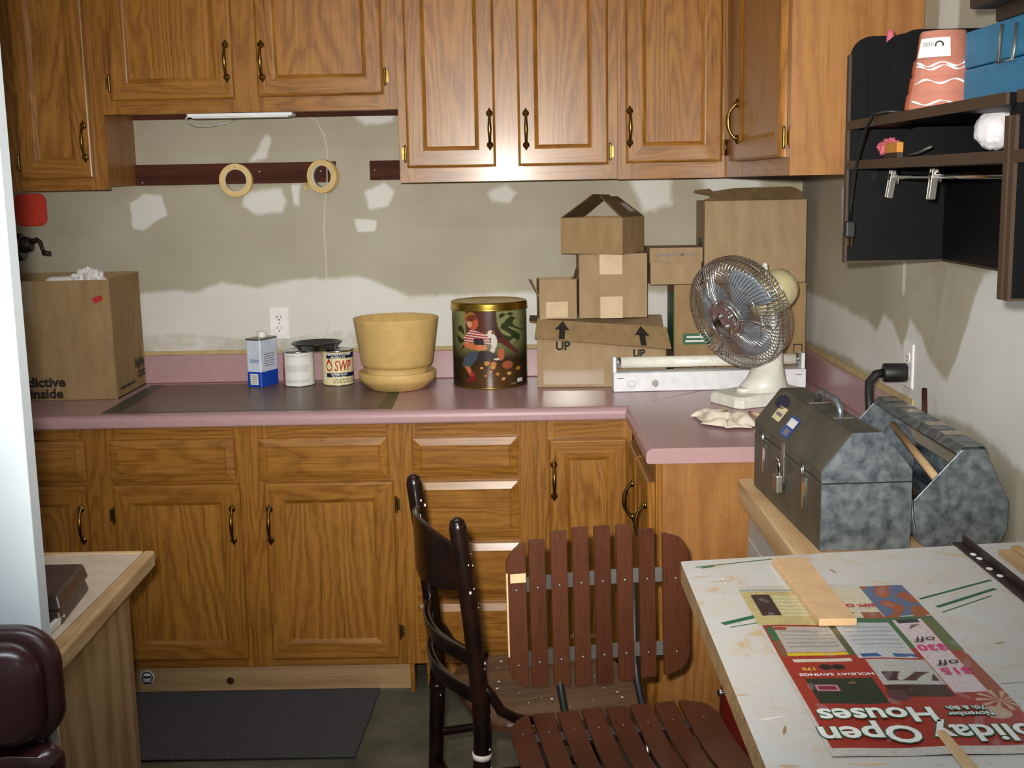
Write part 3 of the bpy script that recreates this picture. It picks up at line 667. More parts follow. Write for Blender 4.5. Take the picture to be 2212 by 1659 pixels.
# open box with flaps like a roof
t=thing('cardboard_box','brown box with flaps leaning up like a roof, topmost of the left stack','box',(.158,-.185,ZC+.2235+.2145),-.5)
w,d,h=.222,.18,.118
m=MB(); m.box(0,w,0,.004,0,h).box(0,w,d-.004,d,0,h).box(0,.004,0,d,0,h).box(w-.004,w,0,d,0,h).box(0,w,0,d,0,.004); m.build('body','cardboard',t,world=False,bevel=.0015)
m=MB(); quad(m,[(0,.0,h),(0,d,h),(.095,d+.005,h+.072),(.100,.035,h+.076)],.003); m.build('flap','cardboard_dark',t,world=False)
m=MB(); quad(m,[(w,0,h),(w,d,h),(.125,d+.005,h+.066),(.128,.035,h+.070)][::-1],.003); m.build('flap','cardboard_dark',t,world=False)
MB()._add([(.165,.10,h+.0455),(.205,.10,h+.0165),(.205,.15,h+.0165),(.165,.15,h+.0455)],[(0,1,2,3)]).build('tape','clear_tape',t,world=False)
# tall box with green print
t=closed_box('tall brown box with green print below the shoe box','x' and (.532,-.205,ZC),.0,.44,.18,.329,'cardboard')
MB().box(.03,.13,-.0008,.0002,.128,.165).build('green_print','ink_green',t,world=False)
for i,(a,b) in enumerate(((.042,.098),(.038,.104))): MB().box(a,b,-.0012,-.0004,.150-.014*i,.156-.014*i).build('print_line','ink_white',t,world=False)
MB().box(-.0008,.0002,.01,.15,.1,.30).build('green_print','ink_green',t,world=False)
for x in (.07,.12): 
    m=MB(); m.box(x-.018,x+.018,-.0009,.0002,.03,.033).box(x-.018,x-.015,-.0009,.0002,.03,.085).box(x+.015,x+.018,-.0009,.0002,.03,.085); m.build('symbol_print','ink_black',t,world=False)
m=MB(); m.box(.40,.43,-.0009,.0002,.06,.063).box(.40,.43,-.0009,.0002,.12,.123).box(.40,.403,-.0009,.0002,.06,.123).box(.427,.43,-.0009,.0002,.06,.123); m.build('symbol_print','ink_black',t,world=False)
MB().box(.405,.425,-.0009,.0002,.068,.085).build('symbol_print','ink_red',t,world=False)
# shoe box
t=thing('shoe_box','tan shoe box with a printed lid between the two box stacks','box',(.45,-.21,ZC+.3305))
MB().box(.003,.172,.003,.17,0,.10).build('body','cardboard_pale',t,world=False,bevel=.001)
MB().box(0,.175,0,.173,.073,.121).build('lid','cardboard_pale',t,world=False,bevel=.001)
lt(t,'Johnston & Murphy',.0875,.099,.0165,'ink_grey',.0003)
# big box on top right
t=closed_box('large pale brown box with torn top, topmost at the right wall','x' and (.630,-.215,ZC+.3305),.0,.336,.185,.272,'cardboard_pale')
m=MB(); prof=[(.0,0),(.33,0),(.325,.02),(.31,.03),(.29,.036),(.10,.034),(.03,.026),(.02,.034),(-.03,.03),(-.035,.024),(.02,.014),(.015,.006),(.0,.004)]
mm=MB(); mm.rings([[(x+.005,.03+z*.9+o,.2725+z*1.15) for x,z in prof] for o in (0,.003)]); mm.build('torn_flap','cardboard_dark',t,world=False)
mm=MB(); mm.box(-.001,.0002,.05,.12,.10,.15); mm.build('label_print','ink_navy',t,world=False)
# ------------------------------------------------------------------ cans, planter and tin
A=(-.866,-.155); ang=math.atan2(.092,.041)
t=thing('solvent_can','rectangular white and blue metal can with white cap, left of the paint cans','can',(A[0],A[1],.9152),ang)
def rr_prism(w,d,r,z0,z1,mat,name,inset=0): 
    m=MB(); pts=[(w/2+x,d/2+y) for x,y in rrect(w-2*inset,d-2*inset,r,4)]; m.rings([[(x,y,z) for x,y in pts] for z in (z0,z1)],smooth=False); return m.build(name,mat,t,world=False)
rr_prism(.10,.06,.006,0,.052,'can_blue','blue_band'); rr_prism(.10,.06,.006,.052,.162,'can_pale','body')
m=MB(); pts=[(.05+x,.03+y) for x,y in rrect(.102,.062,.006,4)]; m.rings([[(x,y,z) for x,y in pts] for z in (.160,.166)]); m.build('rim','dull_metal',t,world=False)
m=MB(); m.lathe([(0,.166),(.017,.166),(.017,.170),(.0165,.183),(.015,.186),(0,.186)],(.055,.03,0),24); m.build('cap','white_plastic',t,world=False)
M0=THING_M[t.name]
for (z,s,l) in ((.085,'ink_blue',.045),(.092,'ink_blue',.045)):
    MB().box(-.0006,.0002,.008,.008+l*.8,z,z+.0025).build('print_line',s,t,world=False)
for k in range(6): MB().box(.02,.02+.05+.02*random.random(),-.0006,.0002,.07+k*.008,.0725+k*.008).build('print_line','ink_grey',t,world=False)
m=MB(); m.box(-.0008,.0002,.014,.046,.008,.045); m.build('barcode_label','ink_white',t,world=False)
for k in range(5): MB().box(-.0012,-.0005,.018,.042,.013+k*.006,.0155+k*.006).build('print_line','ink_grey',t,world=False)
def paint_can(label,x,y,colfn,rot=0):
    t=thing('paint_can',label,'paint can',(x,y,.9152),rot)
    r=.0535; H=.118
    def fn(u,v): a=-math.pi+2*math.pi*u; return (r*np.sin(a),-r*np.cos(a),.002+v*(H-.004))
    grid_obj('label_wrap',161,40,fn,'can_print',t,colfn,world=False)
    m=MB(); m.lathe([(0,0),(.0545,0),(.055,.0015),(.0545,.003),(.053,.003)],n=48); m.build('bottom_seam','dull_metal',t,world=False)
    m=MB(); m.lathe([(.053,H-.003),(.0548,H-.003),(.0552,H),(.0545,H+.003),(.051,H+.0035),(.050,H-.002),(.046,H-.002),(.045,H+.001),(.041,H+.002),(.040,H),(0,H)],n=48); m.build('rim_lid','chrome',t,world=False)
    return t
rng=np.random.RandomState(3)
def can_a(u,v):
    c=np.zeros(u.shape+(3,)); c[:]=lin((226,226,220)); a=(u-.5)*360
    tx=(np.sin(v*260)>.2)&(v>.08)&(v<.93)&(np.sin(a*1.7+np.floor(v*41)*2.1)>-.5)&((a>-42)&(a<52)); c[tx]=lin((196,196,196))
    c[(a>8)&(a<10)]=lin((200,200,198)); c[(a<-48)&(a>-62)]=lin((170,60,54)); c[a<-62]=lin((200,190,176)); return c
def can_b(u,v):
    c=np.zeros(u.shape+(3,)); c[:]=lin((230,218,170)); a=(u-.5)*360
    c[(v>.80)&(v<.97)&(a>-38)]=lin((24,30,62)); c[(v>.24)&(v<.36)&(a>-38)]=lin((24,30,62))
    c[(a>-14)&(a<-12.5)&(v>.37)&(v<.79)]=lin((150,140,110))
    lab=(a<-44)&(a>-58)&(v>.13)&(v<.22); c[lab]=lin((236,232,224))
    tx=(v>.06)&(v<.18)&(a>-10)&(np.sin(v*330)>.1)&(np.sin(a*2.3+np.floor(v*52))>-.6); c[tx]=lin((150,140,112)); return c
paint_can('quart paint can with pale text label, left of the two under the black lid',-.748,-.105,can_a)
t=paint_can('cream quart paint can with red letters, right of the two under the black lid',-.613,-.100,can_b)
def wraptext(t,body,size,mat,ang,z,bold=0,sx=1,rr=.0540,shear=0):
    return text(t,body,size,mat,THING_M[t.name]@Matrix.Translation((0,0,z))@Matrix.Rotation(ang,4,'Z'),bold,wrap=rr,sx=sx,shear=shear)
wraptext(t,'SHERWIN-WILLIAMS',.0115,'ink_white',math.radians(12),.108,.0003,.92); wraptext(t,'PRODUCTS',.0095,'ink_white',math.radians(10),.0975,.0002)
wraptext(t,'SWP',.050,'ink_red',math.radians(27),.067,.0009,.60,shear=.15)
wraptext(t,'SUPREME GLOSS',.0085,'ink_white',math.radians(12),.0388,.0002,.9); wraptext(t,'Oil House Paint',.0085,'ink_white',math.radians(12),.0305,.0002,.9)
dp=[(0,.030),(.004,.022),(.011,.008),(.012,-.002),(.008,-.012),(0,-.016),(-.008,-.012),(-.012,-.002),(-.011,.008),(-.004,.022)]
me=bpy.data.meshes.new('drop_print'); a0=math.radians(-25); rr=.0540
me.from_pydata([(rr*math.sin(a0+x/rr),-rr*math.cos(a0+x/rr),.066+z) for x,z in dp],[],[tuple(range(len(dp)))]); me.materials.append(MAT['ink_red']); place(me,'drop_print',t)
t=thing('plant_saucer','shiny black plastic saucer resting across the two paint cans','saucer',(-.681,-.105,1.0375),rot=Matrix.Rotation(-.015,3,'Y'))
m=MB(); m.lathe([(0,.0),(.062,.0),(.066,.002),(.082,.020),(.086,.0225),(.086,.025),(.081,.025),(.064,.007),(0,.005)],n=56); m.build('dish','black_plastic',t,world=False)
# planter
t=thing('flower_pot','large mustard plastic flower pot between the paint cans and the tin','pot',(-.397,-.212,.9152))
m=MB(); m.lathe([(0,.076),(.106,.076),(.115,.080),(.120,.090),(.1405,.232),(.1415,.236),(.1405,.239),(.137,.238),(.118,.09),(.11,.082),(0,.082)],n=64); m.build('pot','planter_tan',t,world=False)
m=MB(); m.lathe([(0,0),(.088,0),(.094,.003),(.124,.030),(.129,.038),(.1298,.056),(.1285,.0605),(.122,.0605),(.112,.040),(.09,.008),(0,.006)],n=64); m.build('saucer','planter_tan',t,world=False)
m=MB(); m.lathe([(.104,.02),(.104,.077),(.09,.077),(.09,.02)],n=48); m.build('dark_joint','planter_tan',t,world=False)
# tin
t=thing('picture_tin','tall round tin with gold lid and a painted scene of a child under a tree','tin',(-.087,-.15,.9152))
R_=.1255; H_=.262
def tinfn(u,v): a=-math.pi+2*math.pi*u; return (R_*np.sin(a),-R_*np.cos(a),v*H_)
def ell(p,q,cx,cy,rx,ry,rot=0):
    dx,dy=p-cx,q-cy; c,s=math.cos(rot),math.sin(rot); return ((dx*c+dy*s)/rx)**2+((-dx*s+dy*c)/ry)**2<1
def pol(p,q,pts): return sd_poly_soft(p,q,pts,.001)>.5
def tincol(u,v):
    a=(-math.pi+2*math.pi*u); p=.5+.5*np.sin(a); q=v/1.0; back=np.cos(a)<0
    c=np.zeros(u.shape+(3,)); n=.5+.5*np.sin(p*31+np.sin(q*17)*3)*np.sin(q*23+p*9)
    sky=np.array(lin((138,142,92))); dk=np.array(lin((44,36,20))); br=np.array(lin((92,62,28)))
    c[:]=sky; g=np.clip((.62-q)/.25,0,1)[...,None]; c=c*(1-g)+dk*g
    g=np.clip((.42-q)/.2,0,1)[...,None]*np.clip(1-abs(p-.55)*2,0,1)[...,None]; c=c*(1-g)+br*g
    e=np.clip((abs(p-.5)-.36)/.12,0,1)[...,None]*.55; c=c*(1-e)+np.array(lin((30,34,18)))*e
    def put(m,col): c[m]=lin(col)
    lf=ell(p,q,.80,.73,.15,.17)&(n>.45); put(lf,(52,62,30)); put(ell(p,q,.13,.68,.05,.12)&(n>.4),(50,56,30)); put(ell(p,q,.74,.92,.1,.05)&(n>.5),(48,58,28))
    put(pol(p,q,[(.20,1),(.60,1),(.62,.80),(.70,.66),(.90,.45),(.86,.43),(.66,.58),(.52,.60),(.30,.62),(.10,.46),(.2,.62),(.2,.8)]),(92,48,38))
    put(pol(p,q,[(.48,1),(.60,1),(.60,.8),(.68,.66),(.55,.62),(.5,.8)]),(70,40,34))
    put(ell(p,q,.27,.89,.085,.085),(166,110,52)); put(ell(p,q,.30,.84,.068,.085),(196,92,60)); put(ell(p,q,.25,.83,.03,.05),(222,170,128)); put(ell(p,q,.28,.90,.075,.04,.3),(120,60,40))
    sh=pol(p,q,[(.17,.66),(.26,.76),(.40,.72),(.50,.70),(.52,.58),(.44,.55),(.30,.56),(.18,.58)]); put(sh,(176,60,60)); put(sh&(np.sin(q*190+p*20)>.15),(222,206,196))
    put(pol(p,q,[(.30,.64),(.43,.64),(.45,.50),(.30,.50)]),(52,48,52))
    put(pol(p,q,[(.16,.58),(.28,.58),(.38,.55),(.38,.49),(.30,.50),(.18,.53)]),(206,118,76)); put(ell(p,q,.41,.53,.07,.035,-.2),(216,136,92))
    put(ell(p,q,.53,.70,.045,.05),(222,214,200)); put(ell(p,q,.57,.60,.04,.09),(226,218,204)); put(ell(p,q,.55,.50,.03,.06,-.4),(220,210,196)); put(ell(p,q,.56,.72,.022,.025),(130,72,44))
    put(ell(p,q,.45,.42,.13,.07),(54,46,48)); put(pol(p,q,[(.24,.47),(.36,.48),(.34,.38),(.25,.28),(.14,.28),(.16,.38)]),(72,84,98))
    put(pol(p,q,[(.17,.28),(.24,.28),(.29,.18),(.25,.16)]),(206,116,74)); put(pol(p,q,[(.24,.22),(.30,.21),(.30,.14),(.26,.14)]),(176,44,40)); put(ell(p,q,.26,.115,.08,.03,.2),(120,36,34))
    put(ell(p,q,.66,.44,.045,.08),(190,104,70)); put(ell(p,q,.60,.38,.04,.014),(214,206,186))
    for x,y,r,col in ((.47,.33,.038,(206,140,62)),(.56,.32,.04,(204,132,60)),(.55,.28,.035,(210,150,70)),(.40,.27,.02,(220,170,90)),(.52,.22,.02,(206,140,80)),(.61,.19,.025,(200,128,60)),(.76,.19,.028,(216,160,80)),(.88,.24,.03,(200,130,40)),(.68,.12,.025,(196,120,70)),(.45,.17,.02,(190,110,60)),(.74,.30,.07,(164,86,52)),(.69,.13,.02,(220,160,110))):
        put(ell(p,q,x,y,r,r*.75),col)
    put((p>.865)&(p<.935)&(q>.06)&(q<.11),(226,226,222)); put((p>.78)&(p<.85)&(q>.045)&(q<.065),(110,128,70))
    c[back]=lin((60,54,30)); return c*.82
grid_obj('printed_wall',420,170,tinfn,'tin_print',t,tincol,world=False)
m=MB(); m.lathe([(0,.001),(.1265,.001),(.1275,.003),(.1265,.005),(.125,.005)],n=64); m.build('bottom_seam','gold_lid',t,world=False)
m=MB(); m.lathe([(.1262,.258),(.1295,.258),(.1305,.2605),(.1290,.263),(.1285,.279),(.1265,.284),(.122,.285),(.116,.282),(0,.2815)],n=64); m.build('lid','gold_lid',t,world=False)
# ------------------------------------------------------------------ fluorescent fixture lying on the worktop
t=thing('light_fixture','white fluorescent strip fixture lying on the worktop behind the fan','fixture',(.315,-.375,.9148),.025)
w=.625
MB().box(0,w,0,.068,0,.062).build('channel','fixture_white',t,world=False,bevel=.004)
for x in (0,w-.012): MB().box(x,x+.012,.016,.062,.060,.112).build('end_socket','fixture_white',t,world=False,bevel=.003)
MB().tube([(.02,.04,.090),(w-.02,.04,.090)],.0185,24).build('tube_lamp','tube_white',t,world=False)
for x in (.0115,w-.028): MB().cyl((x,.04,.090),(x+.016,.04,.090),.0188,n=24).build('tube_cap','chrome',t,world=False)
MB().cyl((.135,-.003,.026),(.135,.001,.026),.011,n=20).build('starter','dull_metal',t,world=False)
MB().box(.133,.137,-.0042,-.002,.014,.038).build('starter_key','dull_metal',t,world=False)
m=MB(); m.lathe([(.0105,0),(.0115,0),(.0115,.0008),(.0105,.0008),(.0105,0)],n=24); M=Matrix.Translation((.058,-.0002,.026))@Matrix.Rotation(math.pi/2,4,'X'); place(m.mesh('knockout','ink_grey'),'knockout',t,M)
for x in (.012,.59): MB().box(x,x+.02,-.0006,.0002,.043,.0455).build('slot','ink_grey',t,world=False)
# ------------------------------------------------------------------ fan
fd=Vector((-.74,-.60,-.30)).normalized(); HC=Vector((.668,-.640,1.196))
t=thing('desk_fan','white desk fan with chrome wire cage on the worktop corner','fan',(.76,-.59,.9148))
bd=Vector((-.9,-.43,0)).normalized(); bs=Vector((.43,-.9,0)).normalized(); bc=Vector((.755,-.578,.9148))
def bp(f,s,z): return tuple(bc+bd*f+bs*s+Vector((0,0,z)))
fp=[(.135,-.085),(.150,-.06),(.150,.06),(.135,.085),(-.095,.085),(-.11,.06),(-.11,-.06),(-.095,-.085)]
m=MB(); m.rings([[bp(f*1.0,s*1.0,0) for f,s in fp],[bp(f,s,.022+.012*(f<0)) for f,s in fp],[bp(f*.93,s*.9,.034+.008*(f<0)) for f,s in fp]]); m.build('base','fan_plastic',t,bevel=.004)
m=MB(); c=bp(.07,.0,.034); m.cyl(c,(c[0],c[1],c[2]+.014),.025,.022,24); m.build('speed_knob','fan_plastic',t)
secs=[(.0,.085,.075,.036),(-.01,.060,.058,.07),(-.02,.040,.045,.12),(-.03,.030,.034,.18),(-.035,.024,.026,.235),(-.036,.022,.024,.26)]
loops=[]
for f,hf,hs,z in secs: loops.append([bp(f+hf*math.cos(2*math.pi*k/16),hs*math.sin(2*math.pi*k/16),z) for k in range(16)])
m=MB(); m.rings(loops,smooth=True); m.build('stand','fan_plastic',t)
e1=fd.cross(Vector((0,0,1))).normalized(); e2=e1.cross(fd).normalized()
def fp3(a,r,h): return HC+(e1*math.cos(a)+e2*math.sin(a))*r+fd*h
# motor
mt=MB(); prof=[(.0,-.235),(.034,-.232),(.054,-.218),(.063,-.19),(.065,-.135),(.060,-.10),(.04,-.082),(0,-.078)]
mt.rings([[tuple(fp3(2*math.pi*k/28,max(r,.0005),h)) for k in range(28)] for r,h in prof],smooth=True); mt.build('motor_housing','fan_motor',t)
kp=fp3(math.pi/2,.062,-.15); MB().cyl(kp,kp+e2*.03,.006,n=10).sphere(kp+e2*.03,.008,10,6).build('oscillator_knob','fan_plastic',t)
nk=MB(); nk.tube([bp(-.036,0,.25),tuple(HC+fd*-.13+Vector((0,0,-.045)))],[.026,.024],14); nk.build('neck','fan_plastic',t)
RC=.172
for nm,rr_,h,rad in (('cage_rim',RC,.0,.0026),('cage_ring',RC-.004,.028,.0016),('cage_ring',RC-.006,-.030,.0016),('cage_ring',.118,.050,.0018),('cage_ring',.062,.062,.0026),('cage_ring',.10,-.064,.0018),('cage_ring',.05,-.072,.0022)):
    m=MB(); m.tube([fp3(2*math.pi*k/64,rr_,h) for k in range(65)],rad,6,False); m.build(nm,'chrome',t)
m=MB()
for k in range(84):
    a=2*math.pi*k/84; tw=.10
    m.tube([fp3(a,.048,.060),fp3(a+tw*.3,.085,.058),fp3(a+tw*.6,.125,.049),fp3(a+tw,.160,.036),fp3(a+tw*1.2,RC-.003,.022),fp3(a+tw*1.3,RC,0)],.0013,4,False)
o=m.build('front_wires','chrome',t); o['kind']='stuff'
m=MB()
for k in range(84):
    a=2*math.pi*k/84; tw=-.10
    m.tube([fp3(a,.045,-.072),fp3(a,.10,-.064),fp3(a+tw*.6,.145,-.048),fp3(a+tw,RC-.003,-.026),fp3(a+tw,RC,0)],.0011,4,False)
o=m.build('rear_wires','chrome',t); o['kind']='stuff'
m=MB(); m.rings([[tuple(fp3(2*math.pi*k/36,r,h)) for k in range(36)] for r,h in ((.054,.056),(.056,.064),(.050,.071),(.044,.070),(.040,.066),(.020,.064),(.0005,.064))],smooth=True); m.build('centre_badge','chrome',t)
for k in range(3):
    a=2*math.pi*k/3+.5; c=fp3(a,.02,.066); m=MB(); m.sphere(tuple(c),.008,10,8); m.build('badge_dimple','chrome',t)
    ribs=[fp3(a+.5,.05,.064),fp3(a+.5,.09,.062),fp3(a+.6,.12,.052),fp3(a+.7,.15,.04)]; m=MB(); m.tube(ribs,.0024,6); m.build('cage_rib','chrome',t)
for k in range(3):
    a0=2*math.pi*k/3; m=MB(); rows=[]
    for i in range(9):
        r=.028+i*.014
        rows.append([tuple(fp3(a0+(s-.5)*(1.15+.25*math.sin(i/8*math.pi))+.15*i/8,r,.018*(1-2*s)*(1-.3*i/8))) for s in [j/8 for j in range(9)]])
    m.rings(rows,close=False,capends=False,smooth=True); b=m.build('blade','blade',t); sm=b.modifiers.new('thick','SOLIDIFY'); sm.thickness=.002
m=MB(); m.rings([[tuple(fp3(2*math.pi*k/24,r,h)) for k in range(24)] for r,h in ((.0005,-.02),(.03,-.02),(.032,.015),(.022,.024),(.0005,.026))],smooth=True); m.build('blade_hub','blade',t)
m=MB(); m.tube([tuple(HC+fd*-.085),tuple(HC+fd*.02)],.005,8); m.build('shaft','dull_metal',t)
# ------------------------------------------------------------------ rag
def ragfn(u,v):
    x=u-.5; y=v-.5; P=np.zeros((3,)+u.shape)
    for i in range(u.shape[0]):
        for j in range(u.shape[1]):
            q=Vector((u[i,j]*2.6,v[i,j]*2.6,1.3)); a=noise.noise(q*1.1); b=noise.noise(q*1.1+Vector((5,2,1))); h=abs(noise.noise(q*1.5+Vector((2,9,4))))
            edge=max(0,1-2*max(abs(x[i,j]),abs(y[i,j])))
            X=.585+.135*x[i,j]+.035*a; Y=-.90-.15*y[i,j]-.07*x[i,j]+.04*b; Z=.9165+.004+ .055*h*min(1,edge*2.2)+.012*edge
            P[0,i,j]=X;P[1,i,j]=Y;P[2,i,j]=Z
    return P
def ragcol(u,v):
    c=np.zeros(u.shape+(3,)); c[:]=lin((226,214,196)); d=np.hypot((u-.46)/.10,(v-.36)/.13); c[d<1.5]=lin((206,180,140)); c[d<1]=lin((96,58,26)); return c
rg=grid_obj('rag',40,40,ragfn,'rag_print',None,ragcol); s=rg.modifiers.new('thick','SOLIDIFY'); s.thickness=.0015
tag(rg,'crumpled white rag with a brown stain on the worktop return','rag')
m=MB(); m.tube([(.676,-.775,.9195),(.69,-.83,.921)],.0045,8); tag(m.build('wood_dowel','pine_depth'),'short wooden stick lying on the worktop by the toolbox','stick')
# ------------------------------------------------------------------ black shelf unit on the right wall
def arch_panel(m,y0,y1,x0,x1,z0,z1,r):
    pts=[(x1,z0),(x1,z1)]+[(x0+r-r*math.sin(math.radians(a)),z1-r+r*math.cos(math.radians(a))) for a in range(0,91,15)]+[(x0,z0)]
    m.prism(pts,'Y',y0,y1); return m
def shelf_unit(label,ya,yb,tops):
    t=thing('shelf_unit',label,'shelf',(1.0,ya,1.395)); x0=.76
    for y,z in ((ya,tops[0]),(yb+.016,tops[1])):
        arch_panel(MB(),y-.016,y,x0+.006,.998,1.395,z,.045).build('side_panel','hutch_black',t)
        m=MB(); m.box(x0,x0+.006,y-.0165,y+.0005,1.395,z-.04).box(x0,.998,y-.0165,y+.0005,1.391,1.395); m.build('edge_band','hutch_edge',t)
    for z in (1.602,1.690):
        MB().box(x0+.006,.99,yb+.0165,ya-.0165,z,z+.019).build('shelf','hutch_black',t)
        MB().box(x0,x0+.006,yb+.0165,ya-.0165,z,z+.0192).build('edge_band','hutch_edge',t)
    MB().box(.985,.998,yb+.0165,ya-.0165,1.397,1.69).build('back_panel','hutch_black',t)
    MB().box(.985,.998,yb+.0165,ya-.0165,1.391,1.396).build('edge_band','hutch_edge',t)
    return t
t=shelf_unit('black shelf unit with brown edges on the right wall beside the oak cabinet',-1.41,-2.327,(1.895,1.713))
for k,(y,z) in enumerate(((-1.475,1.885),(-1.56,1.884),(-1.645,1.882))): arch_panel(MB(),y-.004,y,.79,.985,1.7095,z,.05).build('divider','hutch_black',t)
arch_panel(MB(),-1.705,-1.70,.80,.985,1.6215,1.683,.03).build('divider','hutch_black',t)
MB().cyl((.85,-1.4265,1.583),(.85,-2.311,1.583),.0055,n=12).build('hanging_rod','chrome',t)
t2=shelf_unit('black shelf unit cut off by the right edge of the view',-2.335,-3.1,(1.713,1.713))
def clip(y,label,tilt):
    t=thing('bulldog_clip',label,'clip',(.85,y,1.583),group='clips on the shelf rod')
    M=Matrix.Translation((.85,y,1.583))@Matrix.Rotation(tilt,4,'X')@Matrix.Rotation(.12,4,'Y')
    m=MB(); m.T=M; m.box(-.007,.007,.006,.009,-.046,.016); m.T=None; m.build('front_jaw','dull_metal',t,bevel=.001)
    m=MB(); m.T=M; m.box(-.007,.007,-.009,-.006,-.046,.016); m.T=None; m.build('rear_jaw','dull_metal',t,bevel=.001)
    m=MB(); m.T=M; m.tube([(-.009,0,0),(.009,0,0)],.0075,12); m.T=None; m.build('spring','chrome',t)
    m=MB(); m.T=M; m.tube([(.0,-.008,.004),(.004,-.022,.014),(.004,-.032,.004),(.002,-.036,-.012)],[.004,.005,.005,.003],8); m.T=None; m.build('lever','chrome',t)
clip(-1.475,'chrome bulldog clip on the shelf rod, the one nearer the oak cabinet',.10)
clip(-1.742,'chrome bulldog clip on the shelf rod, second from the oak cabinet',-.06)
# things on the shelves
t=thing('clay_pot_stack','stack of upturned terracotta pots in plastic wrap on the black shelf','flower pots',(.838,-1.80,1.7095))
pr=[(0,.0),(.066,.0),(.067,.006),(.064,.030),(.062,.032),(.0595,.036),(.061,.038),(.058,.062),(.055,.064),(.0545,.068),(.056,.070),(.053,.094),(.050,.096),(.048,.10),(.043,.146),(.040,.149),(0,.149)]
m=MB(); m.lathe(pr,n=48); m.build('pots','terracotta',t,world=False)
m=MB(); rows=[]
for i in range(9):
    f=i/8; rows.append([( (.0705-.0245*f+.001*math.sin(k*1.1+i*1.7))*math.cos(a),(.0705-.0245*f+.001*math.sin(k*1.1+i*1.7))*math.sin(a),.002+.146*f) for k,a in enumerate([math.radians(195+k*6.2) for k in range(20)])])
m.rings(rows,close=False,capends=False,smooth=True); m.build('plastic_wrap','plastic_wrap',t,world=False)
for zz,rr0 in ((.012,.0705),(.052,.0640),(.078,.0600),(.084,.0590)):
    m=MB(); m.tube([(rr0*math.cos(math.radians(200+k*7)),rr0*math.sin(math.radians(200+k*7)),zz+.004*math.sin(k*.9+zz*90)) for k in range(16)],[.0004+.0022*abs(math.sin(k*.7+zz*50)) for k in range(16)],6); m.build('wrap_crease','tissue',t,world=False)
me=bpy.data.meshes.new('price_label'); rr=.0565; a0=math.radians(-38)
vv=[]; 
for z,r in ((.098,.0565),(.134,.0495)):
    for k in range(7): a=a0+math.radians(-34+k*68/6); vv.append((r*math.sin(a),-r*math.cos(a),z))
me.from_pydata(vv,[],[(k,k+1,k+8,k+7) for k in range(6)]); me.materials.append(MAT['ink_white']); place(me,'price_label',t)
me=text_me('O',.022,'ink_black',.0004,wrap=.0525); place(me,'lettering',t,Matrix.Translation((0,0,.119))@Matrix.Rotation(math.radians(-26),4,'Z'))
me=text_me('IIIIIII',.014,'ink_grey',0,wrap=.0525); place(me,'lettering',t,Matrix.Translation((0,0,.121))@Matrix.Rotation(math.radians(-50),4,'Z'))
t=thing('blue_tool_case','blue metal case with a wire latch on the black shelf behind the clay pots','case',(.9,-2.1,1.7095))
MB().box(.835,.983,-2.29,-1.925,1.7095,1.775).build('lower_half','blue_box',t,bevel=.004)
MB().box(.835,.983,-2.29,-1.925,1.7765,1.842).build('lid','blue_box',t,bevel=.004)
m=MB(); m.tube([(.832,-2.10,1.835),(.828,-2.10,1.772),(.828,-2.16,1.772),(.832,-2.16,1.83)],.003,6); m.build('latch','dull_metal',t)
t=thing('dark_case','dark brown case on top of the blue case at the upper right','case',(.87,-2.15,1.843))
m=MB(); m.hexa([(.80,-2.3,1.868),(.98,-2.3,1.868),(.98,-2.03,1.868),(.80,-2.03,1.868),(.80,-2.3,2.0),(.98,-2.3,2.0),(.98,-2.03,2.0),(.80,-2.03,2.0)]); m.build('body','dark_brown',t,bevel=.006)
MB().box(.835,.97,-2.28,-2.06,1.8425,1.868).build('foot','dark_brown',t,bevel=.004)
MB().sphere((.80,-2.065,1.895),.006,10,8).build('stud','dull_metal',t)
m=MB(); m.prism([(-1.86,1.7095),(-1.905,1.7095),(-1.905,1.895),(-1.86,1.872)],'X',.955,.983); tag(m.build('wood_wedge','dark_cleat'),'brown wood offcut standing between the clay pots and the wall','wood')
m=MB(); bmw=tag(crumple('yarn_ball',(.85,-2.05,1.6625),.036,'yarn_white',None,(1,1.1,1),.12,5),'white ball of yarn on the lower black shelf','yarn')
m=MB(); m.box(.80,.84,-1.462,-1.437,1.7095,1.7265); tag(m.build('green_eraser','teal_stuff',bevel=.004),'pale green eraser on the upper black shelf between the dividers','eraser')
m=MB(); m.lathe([(0,0),(.007,0),(.008,.03),(.0085,.17),(.007,.182),(.003,.188),(0,.189)],(.822,-1.52,1.7095),14); tag(m.build('pink_marker','pink_stuff'),'pink marker standing among the black dividers','marker')
t=thing('orange_carton','small orange carton on the lower black shelf','carton',(.83,-1.62,1.6215))
MB().box(.80,.90,-1.66,-1.575,1.6215,1.634).build('base','dark_brown',t); MB().box(.80,.90,-1.66,-1.575,1.634,1.655).build('body','orange_box',t,bevel=.001)
tag(crumple('pink_cloth',(.83,-1.512,1.6478),.024,'pink_stuff',None,(1,1.2,.8),.4,9),'crumpled pink cloth on the lower black shelf','cloth')
m=MB(); m.tube([(.80,-1.74,1.6255),(.80,-1.80,1.630),(.81,-1.84,1.640)],.003,6); tag(m.build('bent_wire','dull_metal'),'short bent wire lying on the lower black shelf','wire')
t=thing('extension_lead','black power cord hanging over the black shelf with its plug down','power lead',(.757,-1.5,1.46))
MB().tube([(.80,-1.685,1.716),(.775,-1.672,1.7165),(.752,-1.655,1.712),(.750,-1.615,1.69),(.750,-1.57,1.645),(.750,-1.53,1.59),(.751,-1.505,1.53),(.752,-1.495,1.487)],.0038,8).build('cable','rubber_black',t)
MB().box(.741,.763,-1.507,-1.485,1.452,1.489).build('plug_body','rubber_black',t,bevel=.004)
for dx in (-.005,.004): MB().box(.752+dx,.754+dx,-1.50,-1.493,1.432,1.453).build('prong','brass',t)
